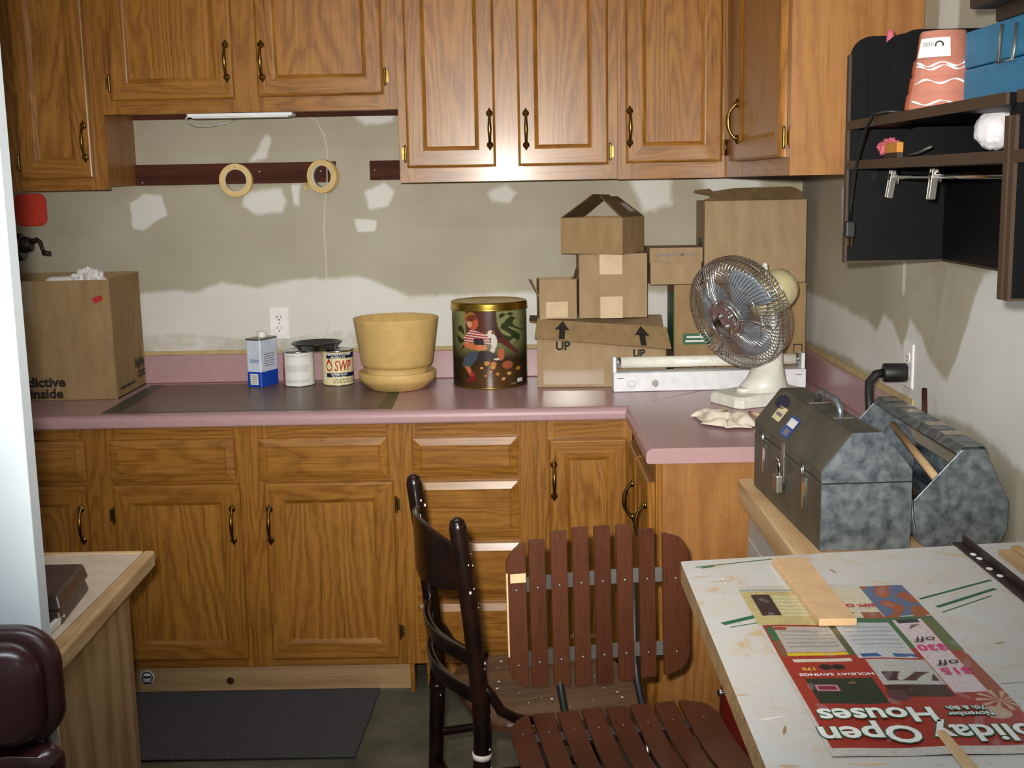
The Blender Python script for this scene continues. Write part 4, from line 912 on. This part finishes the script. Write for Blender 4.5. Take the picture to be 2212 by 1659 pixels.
m=MB(); m.box(.765,.80,-2.43,-2.365,1.7095,1.733); tag(m.build('white_block','white_plastic',bevel=.003),'white plastic block on the cut-off black shelf unit','block')
m=MB(); quad(m,[(.77,-2.38,1.622),(.77,-2.48,1.622),(.775,-2.47,1.675),(.775,-2.40,1.66)],.002); tag(m.build('paper_slip','ink_white'),'pale paper slip propped on the cut-off shelf unit','paper')
# ------------------------------------------------------------------ bench with the two metal toolboxes
t=thing('tool_bench','narrow wooden bench along the right wall carrying two metal toolboxes','bench',(.78,-1.6,0))
ZB=.84
MB().box(.60,.998,-1.935,-1.245,.815,ZB-.001).build('top_board','particle_board',t)
m=MB(); m.hexa([(.553,-1.935,.785),(.602,-1.935,.785),(.602,-1.245,.785),(.556,-1.245,.785),(.553,-1.935,ZB),(.602,-1.935,ZB),(.602,-1.245,ZB),(.556,-1.245,ZB)]); m.build('front_rail','pine_depth',t,bevel=.003)
MB().box(.585,.598,-1.92,-1.25,.0,.784).build('side_panel','bench_grey',t)
MB().box(.5825,.5852,-1.42,-1.25,.57,.685).build('panel_patch','bench_grey',t)
for y in (-1.30,-1.89):
    for x in (.61,.95): MB().box(x,x+.04,y-.04,y,0,.815).build('leg','pine',t)
# closed toolbox (local: x across, y along away)
rz=math.radians(2.6)
t=thing('toolbox','closed grey metal toolbox with peaked lid, padlock and two clasps','toolbox',(.606,-1.863,ZB),rz)
w,l=.186,.545
sec=[(0,0),(w,0),(w,.140),(0,.140)]
MB().prism(sec,'Y',0,l).build('box','steel_grey',t,world=False,bevel=.004)
MB().box(.001,w-.001,-.0015,.001,.002,.139).build('end_plate','galvanised',t,world=False)
lid=[(0,.142),(w,.142),(w,.165),(.122,.243),(.062,.243),(0,.165)]
MB().prism(lid,'Y',0,l).build('lid','steel_grey',t,world=False,bevel=.004)
m=MB(); m.prism([(x*.985+.0014,z) for x,z in lid],'Y',-.0016,.001); m.build('end_plate','galvanised',t,world=False)
m=MB(); m.tube([(.092,.17,.243),(.092,.18,.262),(.092,.20,.272),(.092,.31,.272),(.092,.33,.262),(.092,.34,.243)],[.006,.007,.008,.008,.007,.006],10); m.build('handle','galvanised',t,world=False)
for y in (.165,.345): MB().box(.07,.114,y-.02,y+.02,.2425,.2455).build('handle_plate','dull_metal',t,world=False,bevel=.001)
for y in (.11,.44):
    MB().box(-.0035,.001,y-.012,y+.012,.085,.128).build('clasp','chrome',t,world=False,bevel=.001)
    m=MB(); m.tube([(-.004,y-.006,.118),(-.006,y-.006,.155),(-.006,y+.006,.158),(-.004,y+.006,.118)],.0016,6); m.build('clasp_loop','chrome',t,world=False)
    MB().box(-.0055,-.001,y-.004,y+.004,.062,.090).build('clasp_lever','chrome',t,world=False)
MB().box(-.003,.001,.270,.290,.075,.165).build('hasp','dull_metal',t,world=False)
m=MB(); m.tube([(-.010,.268,.090),(-.012,.268,.118),(-.012,.272,.127),(-.012,.280,.130),(-.012,.288,.127),(-.012,.292,.118),(-.010,.292,.090)],.0032,8); lk=m.build('padlock_shackle','chrome',t,world=False)
MB().box(-.020,-.003,.262,.298,.052,.094).build('padlock_body','dull_metal',t,world=False,bevel=.004)
# decals on the sloping lid face
def slope(y,f,off=.0012):
    x=0+.062*f; z=.165+.078*f; n=Vector((-.078,0,.062)).normalized()*off; return (x+n.x,y,z+n.z)
def decal(y0,y1,f0,f1,mat,off=.0012,name='decal'):
    MB()._add([slope(y0,f0,off),slope(y1,f0,off),slope(y1,f1,off),slope(y0,f1,off)],[(0,1,2,3)]).build(name,mat,t,world=False)
decal(.275,.345,.10,.62,'ink_blue'); decal(.283,.337,.36,.56,'ink_white',.0016); decal(.29,.325,.14,.3,'ink_grey',.0016)
decal(.39,.455,.30,.66,'label_cream'); decal(.40,.445,.42,.5,'ink_grey',.0016)
pts=[slope(.46+.05*math.cos(2*math.pi*k/20),.74+.18*math.sin(2*math.pi*k/20)) for k in range(20)]; MB()._add(pts,[tuple(range(20))]).build('decal','ink_navy',t,world=False)
# open tote
t=thing('tool_tote','open galvanised tool tote with sloping ends against the right wall','tool tote',(.905,-1.80,ZB))
endp=[(.800,.900),(.808,.862),(.825,.842),(.958,.842),(.978,.852),(.988,.880),(.988,.935),(.935,1.043),(.890,1.043),(.797,.940)]
endp=[(x,z) for x,z in endp]
for ya,yb in ((-1.852,-1.847),(-1.282,-1.277)):
    m=MB(); m.prism(endp,'Y',ya,yb); m.build('end_plate','galvanised',t,bevel=.001)
body=[(.797,.940),(.800,.900),(.808,.862),(.825,.842),(.958,.842),(.978,.852),(.988,.880),(.988,.935)]
m=MB(); m.rings([[(x,-1.847,z) for x,z in body],[(x,-1.282,z) for x,z in body]],close=False,capends=False,smooth=True); b=m.build('trough','galvanised',t,recalc=False); s_=b.modifiers.new('thick','SOLIDIFY'); s_.thickness=.0025
top=[(.880,1.035),(.892,1.050),(.936,1.050),(.945,1.035)]
m=MB(); m.rings([[(x,-1.847,z) for x,z in top],[(x,-1.282,z) for x,z in top]],close=False,capends=False); b=m.build('carry_beam','galvanised',t,recalc=False); s_=b.modifiers.new('thick','SOLIDIFY'); s_.thickness=.002
for k,y in enumerate((-1.32,-1.40,-1.47,-1.62,-1.72)): MB().box(.895,.935,y-.02,y+.015,1.0504,1.0508).build('tape_scrap','clear_tape',t)
tag(MB().tube([(.892,-1.78,.935),(.912,-1.34,.992)],.009,10).build('hammer_handle','pine_depth'),'wooden tool handle lying inside the open tote','tool handle')
t=thing('putty_knife','dark bladed hand tool leaning in the open tote','tool',(.86,-1.7,.85))
m=MB(); m.box(.815,.84,-1.79,-1.71,.862,.925); m.build('grip','black_plastic',t,bevel=.006); m=MB(); quad(m,[(.815,-1.75,.92),(.84,-1.75,.925),(.825,-1.69,.975),(.813,-1.69,.97)],.002); m.build('blade','rust_steel',t)
tag(MB().sphere((.915,-1.80,.925),.028,18,12).build('white_ball','white_plastic'),'white round knob showing in the near end of the open tote','knob')
tag(MB().cyl((.955,-1.44,1.0),(.972,-1.38,1.085),.006,n=8).build('screwdriver','dark_cleat'),'brown screwdriver handle poking up behind the tote beam','screwdriver')
# ------------------------------------------------------------------ white work table
TZ=.88
t=thing('work_table','paint-splashed white work table in the right foreground','table',(.62,-2.5,0))
q=[(.303,-2.031),(.985,-1.945),(.985,-3.2),(.292,-3.2)]
m=MB(); m.hexa([(x,y,TZ-.042) for x,y in q[::-1]]+[(x,y,TZ) for x,y in q[::-1]]); m.cur=0
tt=m.build('table_top','splashed_paint',t,bevel=.002,seg=1); tt.data.materials.append(MAT['mdf_edge'])
for p in tt.data.polygons:
    if abs(p.normal.z)<.5 or p.normal.z<0: p.material_index=1
for x,y in ((.56,-2.12),(.92,-2.06),(.92,-3.1),(.56,-3.1)): MB().box(x-.03,x+.03,y-.03,y+.03,0,TZ-.043).build('leg','pine',t,bevel=.003)
MB().box(.56,.92,-2.12,-2.095,.76,TZ-.043).build('apron','pine',t)
def stripe(pts,mat,name='paint_stripe',z=TZ+.0004):
    MB()._add([(x,y,z) for x,y in pts],[tuple(range(len(pts)))]).build(name,mat,t)
for a,b,wd in (((.325,-2.07),(.49,-1.995+-.03),.002),((.335,-2.075),(.36,-2.065),.003),((.325,-2.36),(.39,-2.325),.006),((.335,-2.375),(.40,-2.35),.0015),((.675,-2.26),(.83,-2.17),.003),((.69,-2.30),(.82,-2.215),.004),((.69,-2.325),(.80,-2.25),.0015)):
    d=(Vector(b)-Vector(a)).normalized(); n=Vector((-d.y,d.x))*wd; stripe([tuple(Vector(a)-n),tuple(Vector(b)-n),tuple(Vector(b)+n),tuple(Vector(a)+n)],'ink_green')
rs_=random.Random(21)
for k in range(46):
    x=rs_.uniform(.315,.97); y=rs_.uniform(-2.9,-1.98)
    if .372<x<.672 and -2.83<y<-2.18: continue
    if y>-2.03+.126*(x-.303)-.03: continue
    L_=rs_.uniform(.006,.03); wd=rs_.uniform(.0006,.004); a=rs_.uniform(-.4,.4)+(1.5 if rs_.random()<.5 else 0)
    pts=[(x+L_*math.cos(a)*c-wd*math.sin(a)*s1,y+L_*math.sin(a)*c+wd*math.cos(a)*s1) for c,s1 in ((-1,0),(-.4,-1),(.5,-.7),(1,0),(.3,.8),(-.6,.6))]
    stripe(pts,rs_.choice(['bare_wood','tan_caulk','cardboard','paint_chip']),'paint_stain',TZ+.0003)
# newspaper
NX0,NX1,NY0,NY1=.380,.665,-2.185,-2.820
np_t=thing('newspaper','colour newspaper advertising page lying upside down on the white table','newspaper',(.52,-2.5,TZ))
def npos(s,tv): return NX0+(NX1-NX0)*s, NY0+(NY1-NY0)*tv
def npz(s,tv): return TZ+.0022+.0009*np.sin(s*7+tv*3)*np.sin(tv*9)+.0006*np.sin(s*15)
def newsfn(u,v): x,y=npos(u,v); return (x,y,npz(u,v))
def newscol(u,v):
    c=np.zeros(u.shape+(3,)); rs=np.random.RandomState(5); nz=rs.rand(*u.shape)
    wv=np.sin(u*33+np.sin(v*21)*2)*np.sin(v*29+u*11)
    red=(156,52,42); c[:]=lin((196,188,178))
    def box(s0,s1,t0,t1,col,jit=0,m=None):
        k=(u>=s0)&(u<=s1)&(v>=t0)&(v<=t1)
        if m is not None: k=k&m
        c[k]=lin(col)
        if jit: c[k]*=(1-jit+2*jit*nz[k])[:,None]
    box(.02,.99,.30,.965,red,.06); box(.03,.12,.31,.40,(56,98,66),.1); box(.03,.12,.40,.50,(120,84,60),.1)
    g=(u>.40)&(v>.255)&(v<.30); c[g]=lin((60,100,68)); box(.93,1,.27,.48,(92,104,62),.12); box(.725,.765,.27,.46,(70,104,66),.1); box(.37,.43,.30,.5,(84,86,62),.12)
    box(.90,1,.50,.80,(150,70,48),.12); box(0,.99,.03,.045,(150,160,150),.1)
    box(0,.50,.05,.30,(186,168,116),.2); box(.05,.16,.075,.235,(58,46,44),.3); box(.17,.45,.08,.24,(200,192,152),.14); k=(u>.17)&(u<.45)&(v>.09)&(v<.24)&(np.sin(v*240)>.3); c[k]=lin((188,176,126))
    box(.50,.78,.03,.255,(204,192,166),.08); k=(u>.74)&(v>.015)&(v<.25); c[k]=np.where((wv[k]>.1)[:,None],lin((160,84,48)),lin((92,102,130)))
    k=(u>.45)&(u<.97)&(v>.215)&(v<.262)&(wv>-.2); c[k]=lin((150,84,52))
    box(.07,.385,.31,.475,(178,168,158),.1); k=(u>.09)&(u<.37)&(v>.33)&(v<.45)&(np.sin(v*260)>.2); c[k]=lin((154,148,142)); box(.07,.14,.315,.335,(150,70,50),.2)
    box(.065,.385,.478,.497,(212,178,44)); box(.075,.38,.517,.536,(206,196,180),.1); k=(u>.18)&(u<.32)&((((u-.22)/.032)**2+((v-.566)/.016)**2<1)|(((u-.285)/.034)**2+((v-.566)/.016)**2<1)); c[k]=lin((34,32,34))
    box(.42,.73,.29,.52,(186,186,186),.06); k=(u>.45)&(u<.71)&(v>.31)&(v<.46)&(np.sin(v*230+u*4)>.25); c[k]=lin((160,162,164)); k=(u>.44)&(u<.725)&(v>.495)&(v<.515)&(wv>-.3); c[k]=lin((54,92,140))
    box(.76,.925,.275,.715,(206,188,188),.06); box(.78,.90,.275,.30,(60,52,60),.2); k=(u>.78)&(u<.91)&(v>.31)&(v<.34)&(wv>0); c[k]=lin((120,92,100))
    box(.445,.755,.53,.672,(180,176,170),.08); k=(u>.48)&(u<.74)&(v>.60)&(v<.65)&(wv>-.25); c[k]=lin((74,50,46)); box(.445,.75,.672,.735,(66,44,40),.15); box(.43,.52,.70,.755,(90,60,60),.2)
    box(.084,.415,.63,.762,(44,52,40),.2); box(.11,.22,.665,.697,(196,130,140)); box(.12,.21,.671,.691,(120,48,70)); k=(u>.25)&(u<.39)&(v>.64)&(v<.66)&(wv>.1); c[k]=lin((120,90,70))
    d=np.hypot((u-.94)*.45,(v-.76)); k=(d<.05)&(np.sin(np.arctan2(v-.76,(u-.94)*.45)*10)>.3); c[k]=lin((196,160,130)); k=(np.hypot((u-.87)*.45,v-.82)<.03)&(wv>-.3); c[k]=lin((190,160,140))
    c*=(.82+.36*rs.rand(*u.shape))[...,None]; sm=(wv*np.sin(u*9+v*5)>.72); c[sm]=c[sm]*.8+.08
    return np.clip(c,0,1)
grid_obj('sheet',190,340,newsfn,'newsprint',np_t,newscol)
def nt(body,s,tv,size,mat,bold=0,sx=1.,align='CENTER',dz=.0036,shear=0):
    x,y=npos(s,tv); text(np_t,body,size,mat,frame((x,y,TZ+dz),(-1,0,0),(0,-1,0)),bold,align,sx,shear=shear)
for s_,tv,b,sz,sx in (('Houses',.315,.82,.058,.98),):
    nt('Houses',.315,.822,.060,'ink_green',.0034,.86,dz=.0036); nt('Houses',.315,.822,.060,'ink_white',.0016,.86,dz=.0041)
nt('Holiday Open',.56,.910,.066,'ink_green',.0034,.86,dz=.0036); nt('Holiday Open',.56,.910,.066,'ink_white',.0016,.86,dz=.0041)
nt('November',.745,.826,.017,'ink_green',.0020,.8,dz=.0036); nt('November',.745,.826,.017,'ink_white',.0004,.8,dz=.0041)
nt('7th & 8th',.745,.797,.017,'ink_green',.0020,.8,dz=.0036); nt('7th & 8th',.745,.797,.017,'ink_white',.0004,.8,dz=.0041)
nt('$30',.845,.462,.030,'ink_pink',.0008); nt('off',.855,.412,.030,'ink_black',0,shear=.3); nt('$15',.86,.602,.030,'ink_pink',.0008); nt('off',.865,.555,.030,'ink_black',0,shear=.3)
nt('HOLIDAY SAVINGS',.25,.612,.0125,'ink_white',.0003); nt('170',.13,.58,.014,'ink_yellow',.0006); nt('20% OFF',.62,.17,.018,'ink_red',.0008); 

# loose wood and steel on the table
m=MB(); m.hexa([(.473,-2.387,TZ+.004),(.533,-2.387,TZ+.004),(.530,-2.063,TZ+.001),(.467,-2.063,TZ+.001),(.473,-2.387,TZ+.016),(.533,-2.387,TZ+.016),(.530,-2.063,TZ+.013),(.467,-2.063,TZ+.013)])
tag(m.build('particle_board_strip','particle_board',bevel=.001),'flat strip of particle board lying across the newspaper','wood strip')
t=thing('steel_strip','rusty dark steel strip with white paint drops along the right of the table','steel strip',(.86,-2.2,TZ))
MB().box(.840,.880,-2.9,-1.955,TZ+.0006,TZ+.004).build('flange','rust_steel',t); MB().box(.858,.863,-2.9,-1.955,TZ+.004,TZ+.018).build('rib','rust_steel',t,bevel=.001)
for x,y in ((.85,-2.035),(.852,-2.06),(.872,-2.09),(.847,-2.12),(.85,-2.16)): MB().sphere((x,y,TZ+.0045),.006,10,6,(1,1.3,.25)).build('paint_drop','ink_white',t)
m=MB(); m.box(.899,.921,-2.35,-2.03,TZ+.0006,TZ+.012); tag(m.build('wood_stick','pine_depth',bevel=.001),'wooden stick on the table right of the steel strip, the longer one','stick')
m=MB(); m.box(.928,.945,-2.3,-2.015,TZ+.0006,TZ+.014); tag(m.build('wood_stick','pine_depth',bevel=.001),'wooden stick on the table beside the right wall','stick')
m=MB(); m.hexa([(.527,-3.05,TZ+.004),(.549,-3.05,TZ+.004),(.540,-2.765,TZ+.0035),(.527,-2.765,TZ+.0035),(.527,-3.05,TZ+.010),(.549,-3.05,TZ+.010),(.538,-2.765,TZ+.008),(.529,-2.765,TZ+.008)]); tag(m.build('stir_stick','pine_depth'),'paint stir stick at the front of the newspaper','stick')
# ------------------------------------------------------------------ dark ladder-back chair
t=thing('ladder_back_chair','dark brown paint-specked ladder-back chair turned towards the cabinets','chair',(.052,-1.588,0),math.radians(17.5))
def post(s):
    m=MB(); m.tube([(-.235,s*.185,0),(-.215,s*.19,.22),(-.203,s*.1945,.44),(-.206,s*.196,.52),(-.222,s*.197,.70),(-.246,s*.198,.90),(-.247,s*.198,.915),(-.2475,s*.198,.922)],[.015,.018,.0195,.0195,.019,.0185,.015,.005],14); m.build('back_post','black_enamel',t,world=False)
    for z in (.40,): 
        m=MB(); m.tube([(-.206,s*.194,z-.006),(-.2055,s*.194,z+.006)],[.0205,.0205],14); m.build('turned_ring','paint_chip' if s<0 else 'black_enamel',t,world=False)
post(1); post(-1)
def cslat(zc,hh,bow,x0,mid=0,th=.012,dzs=0):
    rows=[]
    for i in range(17):
        f=i/16*2-1; y=f*.192; bx=x0-bow*(1-f*f); h=hh+mid*(1-f*f); z=zc+dzs*f
        rows.append([(bx-th/2,y,z-h/2-mid*.15*(1-f*f)),(bx+th/2,y,z-h/2-mid*.15*(1-f*f)),(bx+th/2-.003,y,z+h/2),(bx-th/2-.003,y,z+h/2)])
    m=MB(); m.rings(rows,smooth=False); return m
cslat(.808,.085,.045,-.232,.045).build('crest_rail','black_enamel',t,world=False,bevel=.003)
cslat(.612,.034,.045,-.213,.0,.016).build('back_slat','black_enamel',t,world=False,bevel=.004)
cslat(.528,.034,.045,-.207,.0,.016).build('back_slat','black_enamel',t,world=False,bevel=.004)
pts=[]
for k in range(40):
    a=2*math.pi*k/40; c,s_=math.cos(a),math.sin(a); pts.append((.005+.20*math.copysign(abs(c)**.55,c),(.197)*math.copysign(abs(s_)**.55,s_)*(1 if c<0 else 1.03)))
m=MB(); m.rings([[(x*k,y*k,z) for x,y in pts] for k,z in ((.94,.425),(1,.432),(1,.446),(.985,.452),(.7,.448),(.35,.443))]); m.build('seat','seat_wood',t,world=False)
for s in (-1,1):
    m=MB(); m.tube([(.175,s*.17,.43),(.19,s*.18,.2),(.205,s*.188,0)],[.019,.017,.013],12); m.build('front_leg','black_enamel',t,world=False)
    m=MB(); m.tube([(-.212,s*.198,.575),(-.185,s*.205,.535),(-.165,s*.205,.497),(-.13,s*.20,.472),(-.08,s*.19,.455)],[.008,.010,.011,.011,.009],10); m.build('side_brace','black_enamel',t,world=False)
    for z in (.15,.28):
        m=MB(); m.tube([(-.217,s*.188,z),(.195,s*.183,z)],.0105,10); m.build('side_stretcher','black_enamel',t,world=False)
for x,z in ((-.215,.22),(.19,.20),(.185,.32)): m=MB(); m.tube([(x,-.186,z),(x,.186,z)],.0105,10); m.build('cross_stretcher','black_enamel',t,world=False)
random.seed(4)
for k in range(26):
    f=random.uniform(-.9,.9); z=.808+random.uniform(-.05,.045); x=-.232-.045*(1-f*f)+.0062
    m=MB(); m.box(x,x+.0012,f*.192-.0012,f*.192+.0012,z-.002-.006*random.random(),z+.002); m.build('paint_speck','paint_chip',t,world=False)
for k in range(40):
    x=random.uniform(-.15,.18); y=random.uniform(-.17,.17); MB().sphere((x,y,.4505),.0028*random.uniform(.5,1.4),8,5,(1,1,.35)).build('paint_speck','paint_chip',t,world=False)
for s in (-1,1):
    for k in range(16):
        z=random.uniform(.3,.9); a=random.uniform(-1.6,.6); xx=np.interp(z,[0,.22,.44,.52,.7,.9],[-.235,-.215,-.203,-.206,-.222,-.246])
        MB().sphere((xx+.0188*math.cos(a),s*np.interp(z,[.3,.9],[.192,.198])+.0188*math.sin(a),z),.0024*random.uniform(.5,1.3),8,5,(1,1,1.3)).build('paint_speck','paint_chip',t,world=False)
# ------------------------------------------------------------------ slatted chair
rz=math.radians(10.0)
t=thing('slatted_chair','brown slatted wooden chair with metal strips, standing by the white table','chair',(.170,-1.765,0),rz)
lefts=[-.198,-.1475,-.099,-.051,-.0035,.0445,.0925,.142]; rights=[-.156,-.1125,-.064,-.016,.0315,.0795,.1275,.200]
def bx_(x): return .0-.020+ .5*x*x*1.1   # concave curve of the back in local y
def backpt(x,z): # lean
    return (x, bx_(x)*-1 + (z-.52)*.06, z)
ztop=lambda x:   .862-.55*max(0,abs(x-.0)-.06)**1.3*1.0
random.seed(11)
for i,(a,b) in enumerate(zip(lefts,rights)):
    m=MB(); rows=[]; n=28
    for k in range(n+1):
        f=k/n; zt=min(ztop((a+b)/2),.862); zt=max(zt,.842); zb=.513+.02*abs((a+b)/2)/.2
        z=zb+(zt-zb)*f; xa,xb=a,b
        cr=.05
        if i==0:
            if z>zt-cr: xa=a+cr-math.sqrt(max(0,cr*cr-(z-zt+cr)**2))
            if z<zb+cr: xa=max(xa,a+cr-math.sqrt(max(0,cr*cr-(zb+cr-z)**2)))
        if i==7:
            if z>zt-cr: xb=b-cr+math.sqrt(max(0,cr*cr-(z-zt+cr)**2))
            if z<zb+cr: xb=min(xb,b-cr+math.sqrt(max(0,cr*cr-(zb+cr-z)**2)))
        xa=min(xa,b-.004); xb=max(xb,a+.004)
        p=backpt((a+b)/2,z); y=p[1]
        rows.append([(xa,y-.0045,z),(xb,y-.0045,z),(xb,y+.0045,z),(xa,y+.0045,z)])
    m.rings(rows); m.build('back_slat','slat_wood',t,world=False,bevel=.001,seg=1)
    for z in (.742,.58):
        xm=(a+b)/2; y=backpt(xm,z)[1]
        MB().sphere((xm,y-.005,z),.0032,8,5,(1,.4,1)).build('rivet','dull_metal',t,world=False)
for z in (.748,.585):
    rows=[]
    for k in range(21):
        x=-.185+.37*k/20; y=backpt(x,z)[1]+.0055; rows.append([(x,y,z-.016),(x,y+.002,z-.016),(x,y+.002,z+.016),(x,y,z+.016)])
    m=MB(); m.rings(rows); m.build('metal_strip','dull_metal',t,world=False)
m=MB()
m.box(-.190,-.157,backpt(-.177,.77)[1]-.0052,backpt(-.177,.77)[1]-.004,.757,.778); m.build('bare_patch','bare_wood',t,world=False)
m=MB()
for k in range(15):
    z=.60+k*.012; m.box(-.1988,-.1955,backpt(-.177,z)[1]-.0055,backpt(-.177,z)[1]+.001,z,z+.012)
m.build('worn_edge','bare_wood',t,world=False)
# seat slats: run from the back towards the viewer with a dip
def seatpt(x,f): # f 0 at back, 1 at front
    y=-.035-.40*f; z=.470+.012*(1-f)**2-.018*math.sin(math.pi*min(1,f*1.1))-.05*max(0,f-.72)**2/.08; return y,z
for i,(a,b) in enumerate(zip(lefts,rights)):
    a2=a*1.10+.005; b2=(lefts[i+1] if i<7 else .208)*1.10+.005-(.008 if i<7 else 0); m=MB(); rows=[]
    for k in range(25):
        f=k/24; xa,xb=a2,b2; cr=.06; d0=f*.40
        if i==0 and d0<cr: xa=a2+cr-math.sqrt(max(0,cr*cr-(cr-d0)**2))
        if i==7 and d0<cr: xb=b2-cr+math.sqrt(max(0,cr*cr-(cr-d0)**2))
        xa=min(xa,b2-.004); xb=max(xb,a2+.004)
        y,z=seatpt((a2+b2)/2,f); rows.append([(xa,y,z-.0045),(xb,y,z-.0045),(xb,y,z+.0045),(xa,y,z+.0045)])
    m.rings(rows); m.build('seat_slat','slat_wood',t,world=False,bevel=.001,seg=1)
    y,z=seatpt(0,.16); MB().sphere(((a2+b2)/2,y,z+.005),.0030,8,5,(1,1,.4)).build('rivet','dull_metal',t,world=False)
for f in (.16,.78):
    y,z=seatpt(0,f); MB().box(-.21,.225,y-.016,y+.016,z-.0075,z-.0052).build('metal_strip','dull_metal',t,world=False)
for s in (-1,1):
    x=s*.085
    m=MB(); m.tube([(x,backpt(x,.75)[1]+.016,.76),(x,backpt(x,.56)[1]+.016,.56),(x,.014,.515),(x,-.018,.486),(x,-.055,.460),(x*1.3,-.10,.452),(x*1.6,-.16,.447)],.0085,10); m.build('back_tube','rubber_black',t,world=False)
    m=MB(); m.tube([(s*.16,-.07,.436),(s*.175,-.25,.23),(s*.19,-.40,.008)],.010,10); m.build('leg','rubber_black',t,world=False)
    m=MB(); m.tube([(s*.15,-.38,.418),(s*.165,-.20,.23),(s*.18,.0,.008)],.010,10); m.build('leg','rubber_black',t,world=False)
    m=MB(); m.tube([(s*.155,-.05,.437),(s*.155,-.40,.425)],.009,10); m.build('side_rail','rubber_black',t,world=False)
for y,z in ((-.07,.436),(-.38,.420)): m=MB(); m.tube([(-.165,y,z),(.165,y,z)],.009,10); m.build('cross_tube','rubber_black',t,world=False)
# red canister behind the table
t=thing('red_canister','dark red metal canister with a bolt, half hidden behind the white table','canister',(.52,-1.52,0))
m=MB(); m.lathe([(0,.0),(.048,.0),(.052,.01),(.052,.36),(.048,.42),(.036,.45),(0,.452)],n=28); m.build('body','red_metal',t,world=False)
MB().cyl((-.058,-.012,.395),(-.044,-.01,.395),.009,n=12).build('bolt','chrome',t,world=False); m=MB(); m.lathe([(0,.452),(.016,.452),(.016,.475),(0,.476)],n=16); m.build('cap','rubber_black',t,world=False)
# ------------------------------------------------------------------ left bench and its things
t=thing('small_bench','small plywood bench with pine trim at the left behind the white door','bench',(-1.15,-1.83,0))
MB().box(-1.58,-.872,-2.13,-1.528,.728,.758).build('top_panel','bench_top',t)
m=MB(); m.hexa([(-.872,-2.155,.722),(-.832,-2.155,.722),(-.846,-1.507,.722),(-.872,-1.507,.722),(-.872,-2.155,.760),(-.832,-2.155,.760),(-.846,-1.507,.760),(-.872,-1.507,.760)]); m.build('edge_trim','pine_depth',t,bevel=.006)
MB().box(-1.58,-.873,-1.527,-1.507,.722,.760).build('edge_trim','pine',t,bevel=.004); MB().box(-1.58,-.873,-2.155,-2.131,.722,.760).build('edge_trim','pine',t,bevel=.004)
MB().box(-.892,-.874,-2.13,-1.63,0,.7275).build('end_panel','plywood',t); MB().box(-1.56,-1.545,-2.1,-1.56,0,.7275).build('end_panel','plywood',t)
MB().box(-1.54,-.895,-1.60,-1.585,.05,.7).build('rear_panel','plywood',t)
t=thing('plastic_case','small brown plastic case lying on the left bench','case',(-.94,-1.87,.7585))
for nm,z0,z1,ins in (('lower_shell',.7585,.786,0),('lid',.7875,.818,.001)):
    m=MB(); m.hexa([(-1.05,-1.985,z0),(-.885,-1.985,z0),(-.905,-1.775,z0),(-1.05,-1.775,z0),(-1.05,-1.978+ins,z1),(-.892-ins,-1.978+ins,z1),(-.911-ins,-1.782,z1),(-1.05,-1.782,z1)]); m.build(nm,'case_brown',t,bevel=.005)
m=MB(); m.tube([(-1.0,-1.986,.80),(-.99,-1.992,.81),(-.935,-1.992,.81),(-.925,-1.986,.80)],.004,8); m.build('handle','case_brown',t)
MB().box(-1.0,-.93,-1.989,-1.981,.772,.776).build('latch','dull_metal',t)
t=thing('folding_rule','white and orange wooden folding rule on the near edge of the left bench','ruler',(-.91,-2.08,.76))
m=MB(); m.box(-.899,-.889,-2.06,-1.96,.7605,.772); m.build('white_section','ink_white',t); m=MB(); m.box(-.897,-.885,-2.16,-2.061,.7605,.771); m.build('orange_section','bare_wood',t)
for k in range(8): MB().box(-.8855,-.8848,-2.15+k*.011,-2.147+k*.011,.762,.769).build('tick_mark','ink_black',t)
# ------------------------------------------------------------------ brown vinyl chair at the lower left
t=thing('vinyl_chair','glossy brown vinyl chair back against the white door','chair',(-.80,-2.75,0))
def pad(x0,x1,z0,z1,r,y0,name,mat,th=.04,puff=.012):
    w,h=x1-x0,z1-z0; cx,cz=(x0+x1)/2,(z0+z1)/2; rows=[]
    for k,d in ((.98,0),(1,.006),(1,.018),(.985,.024),(.94,.024+puff*.6),(.8,.024+puff*.9),(.5,.024+puff),(.1,.024+puff)):
        pts=rrect(w-(1-k)*w if k<.9 else w-(1-k)*.3,h-(1-k)*h if k<.9 else h-(1-k)*.3,r*k,8); rows.append([(cx+x,y0-d,cz+z) for x,z in pts])
    m=MB(); m.rings(rows,smooth=True); return m.build(name,mat,t)
pad(-1.02,-.588,.885,1.042,.05,-2.735,'back_shell','vinyl_trim',puff=.004)
pad(-1.008,-.603,.892,1.030,.045,-2.757,'back_cushion','vinyl_brown',puff=.016)
pad(-1.01,-.592,.835,.886,.02,-2.742,'lower_cushion','vinyl_brown',puff=.014)
MB().tube([(-.80,-2.772,1.02),(-.72,-2.782,.99),(-.695,-2.782,.93),(-.69,-2.778,.90)],.003,8).build('piping','vinyl_trim',t)
pad(-1.01,-.60,.46,.50,.02,-3.10,'seat_front','vinyl_brown')
MB().box(-1.0,-.61,-3.11,-2.72,.45,.50).build('seat','vinyl_brown',t,bevel=.015)
for x in (-.99,-.62):
    MB().tube([(x,-2.728,.98),(x,-2.70,.5),(x,-2.67,.0)],.011,10).build('back_leg','dull_metal',t); MB().tube([(x,-3.09,.46),(x,-3.11,0)],.011,10).build('front_leg','dull_metal',t)
# ------------------------------------------------------------------ rug
def rugfn(u,v):
    x=-1.25+u*(.80+.0*v); y=-.585-v*.46; return (x-.02*v,y,.006+.001*np.sin(u*200)*np.sin(v*180))
r=grid_obj('rug',90,60,rugfn,'rug_grey'); s_=r.modifiers.new('thick','SOLIDIFY'); s_.thickness=.005
tag(r,'dark grey carpet remnant on the concrete floor before the cabinets','rug')
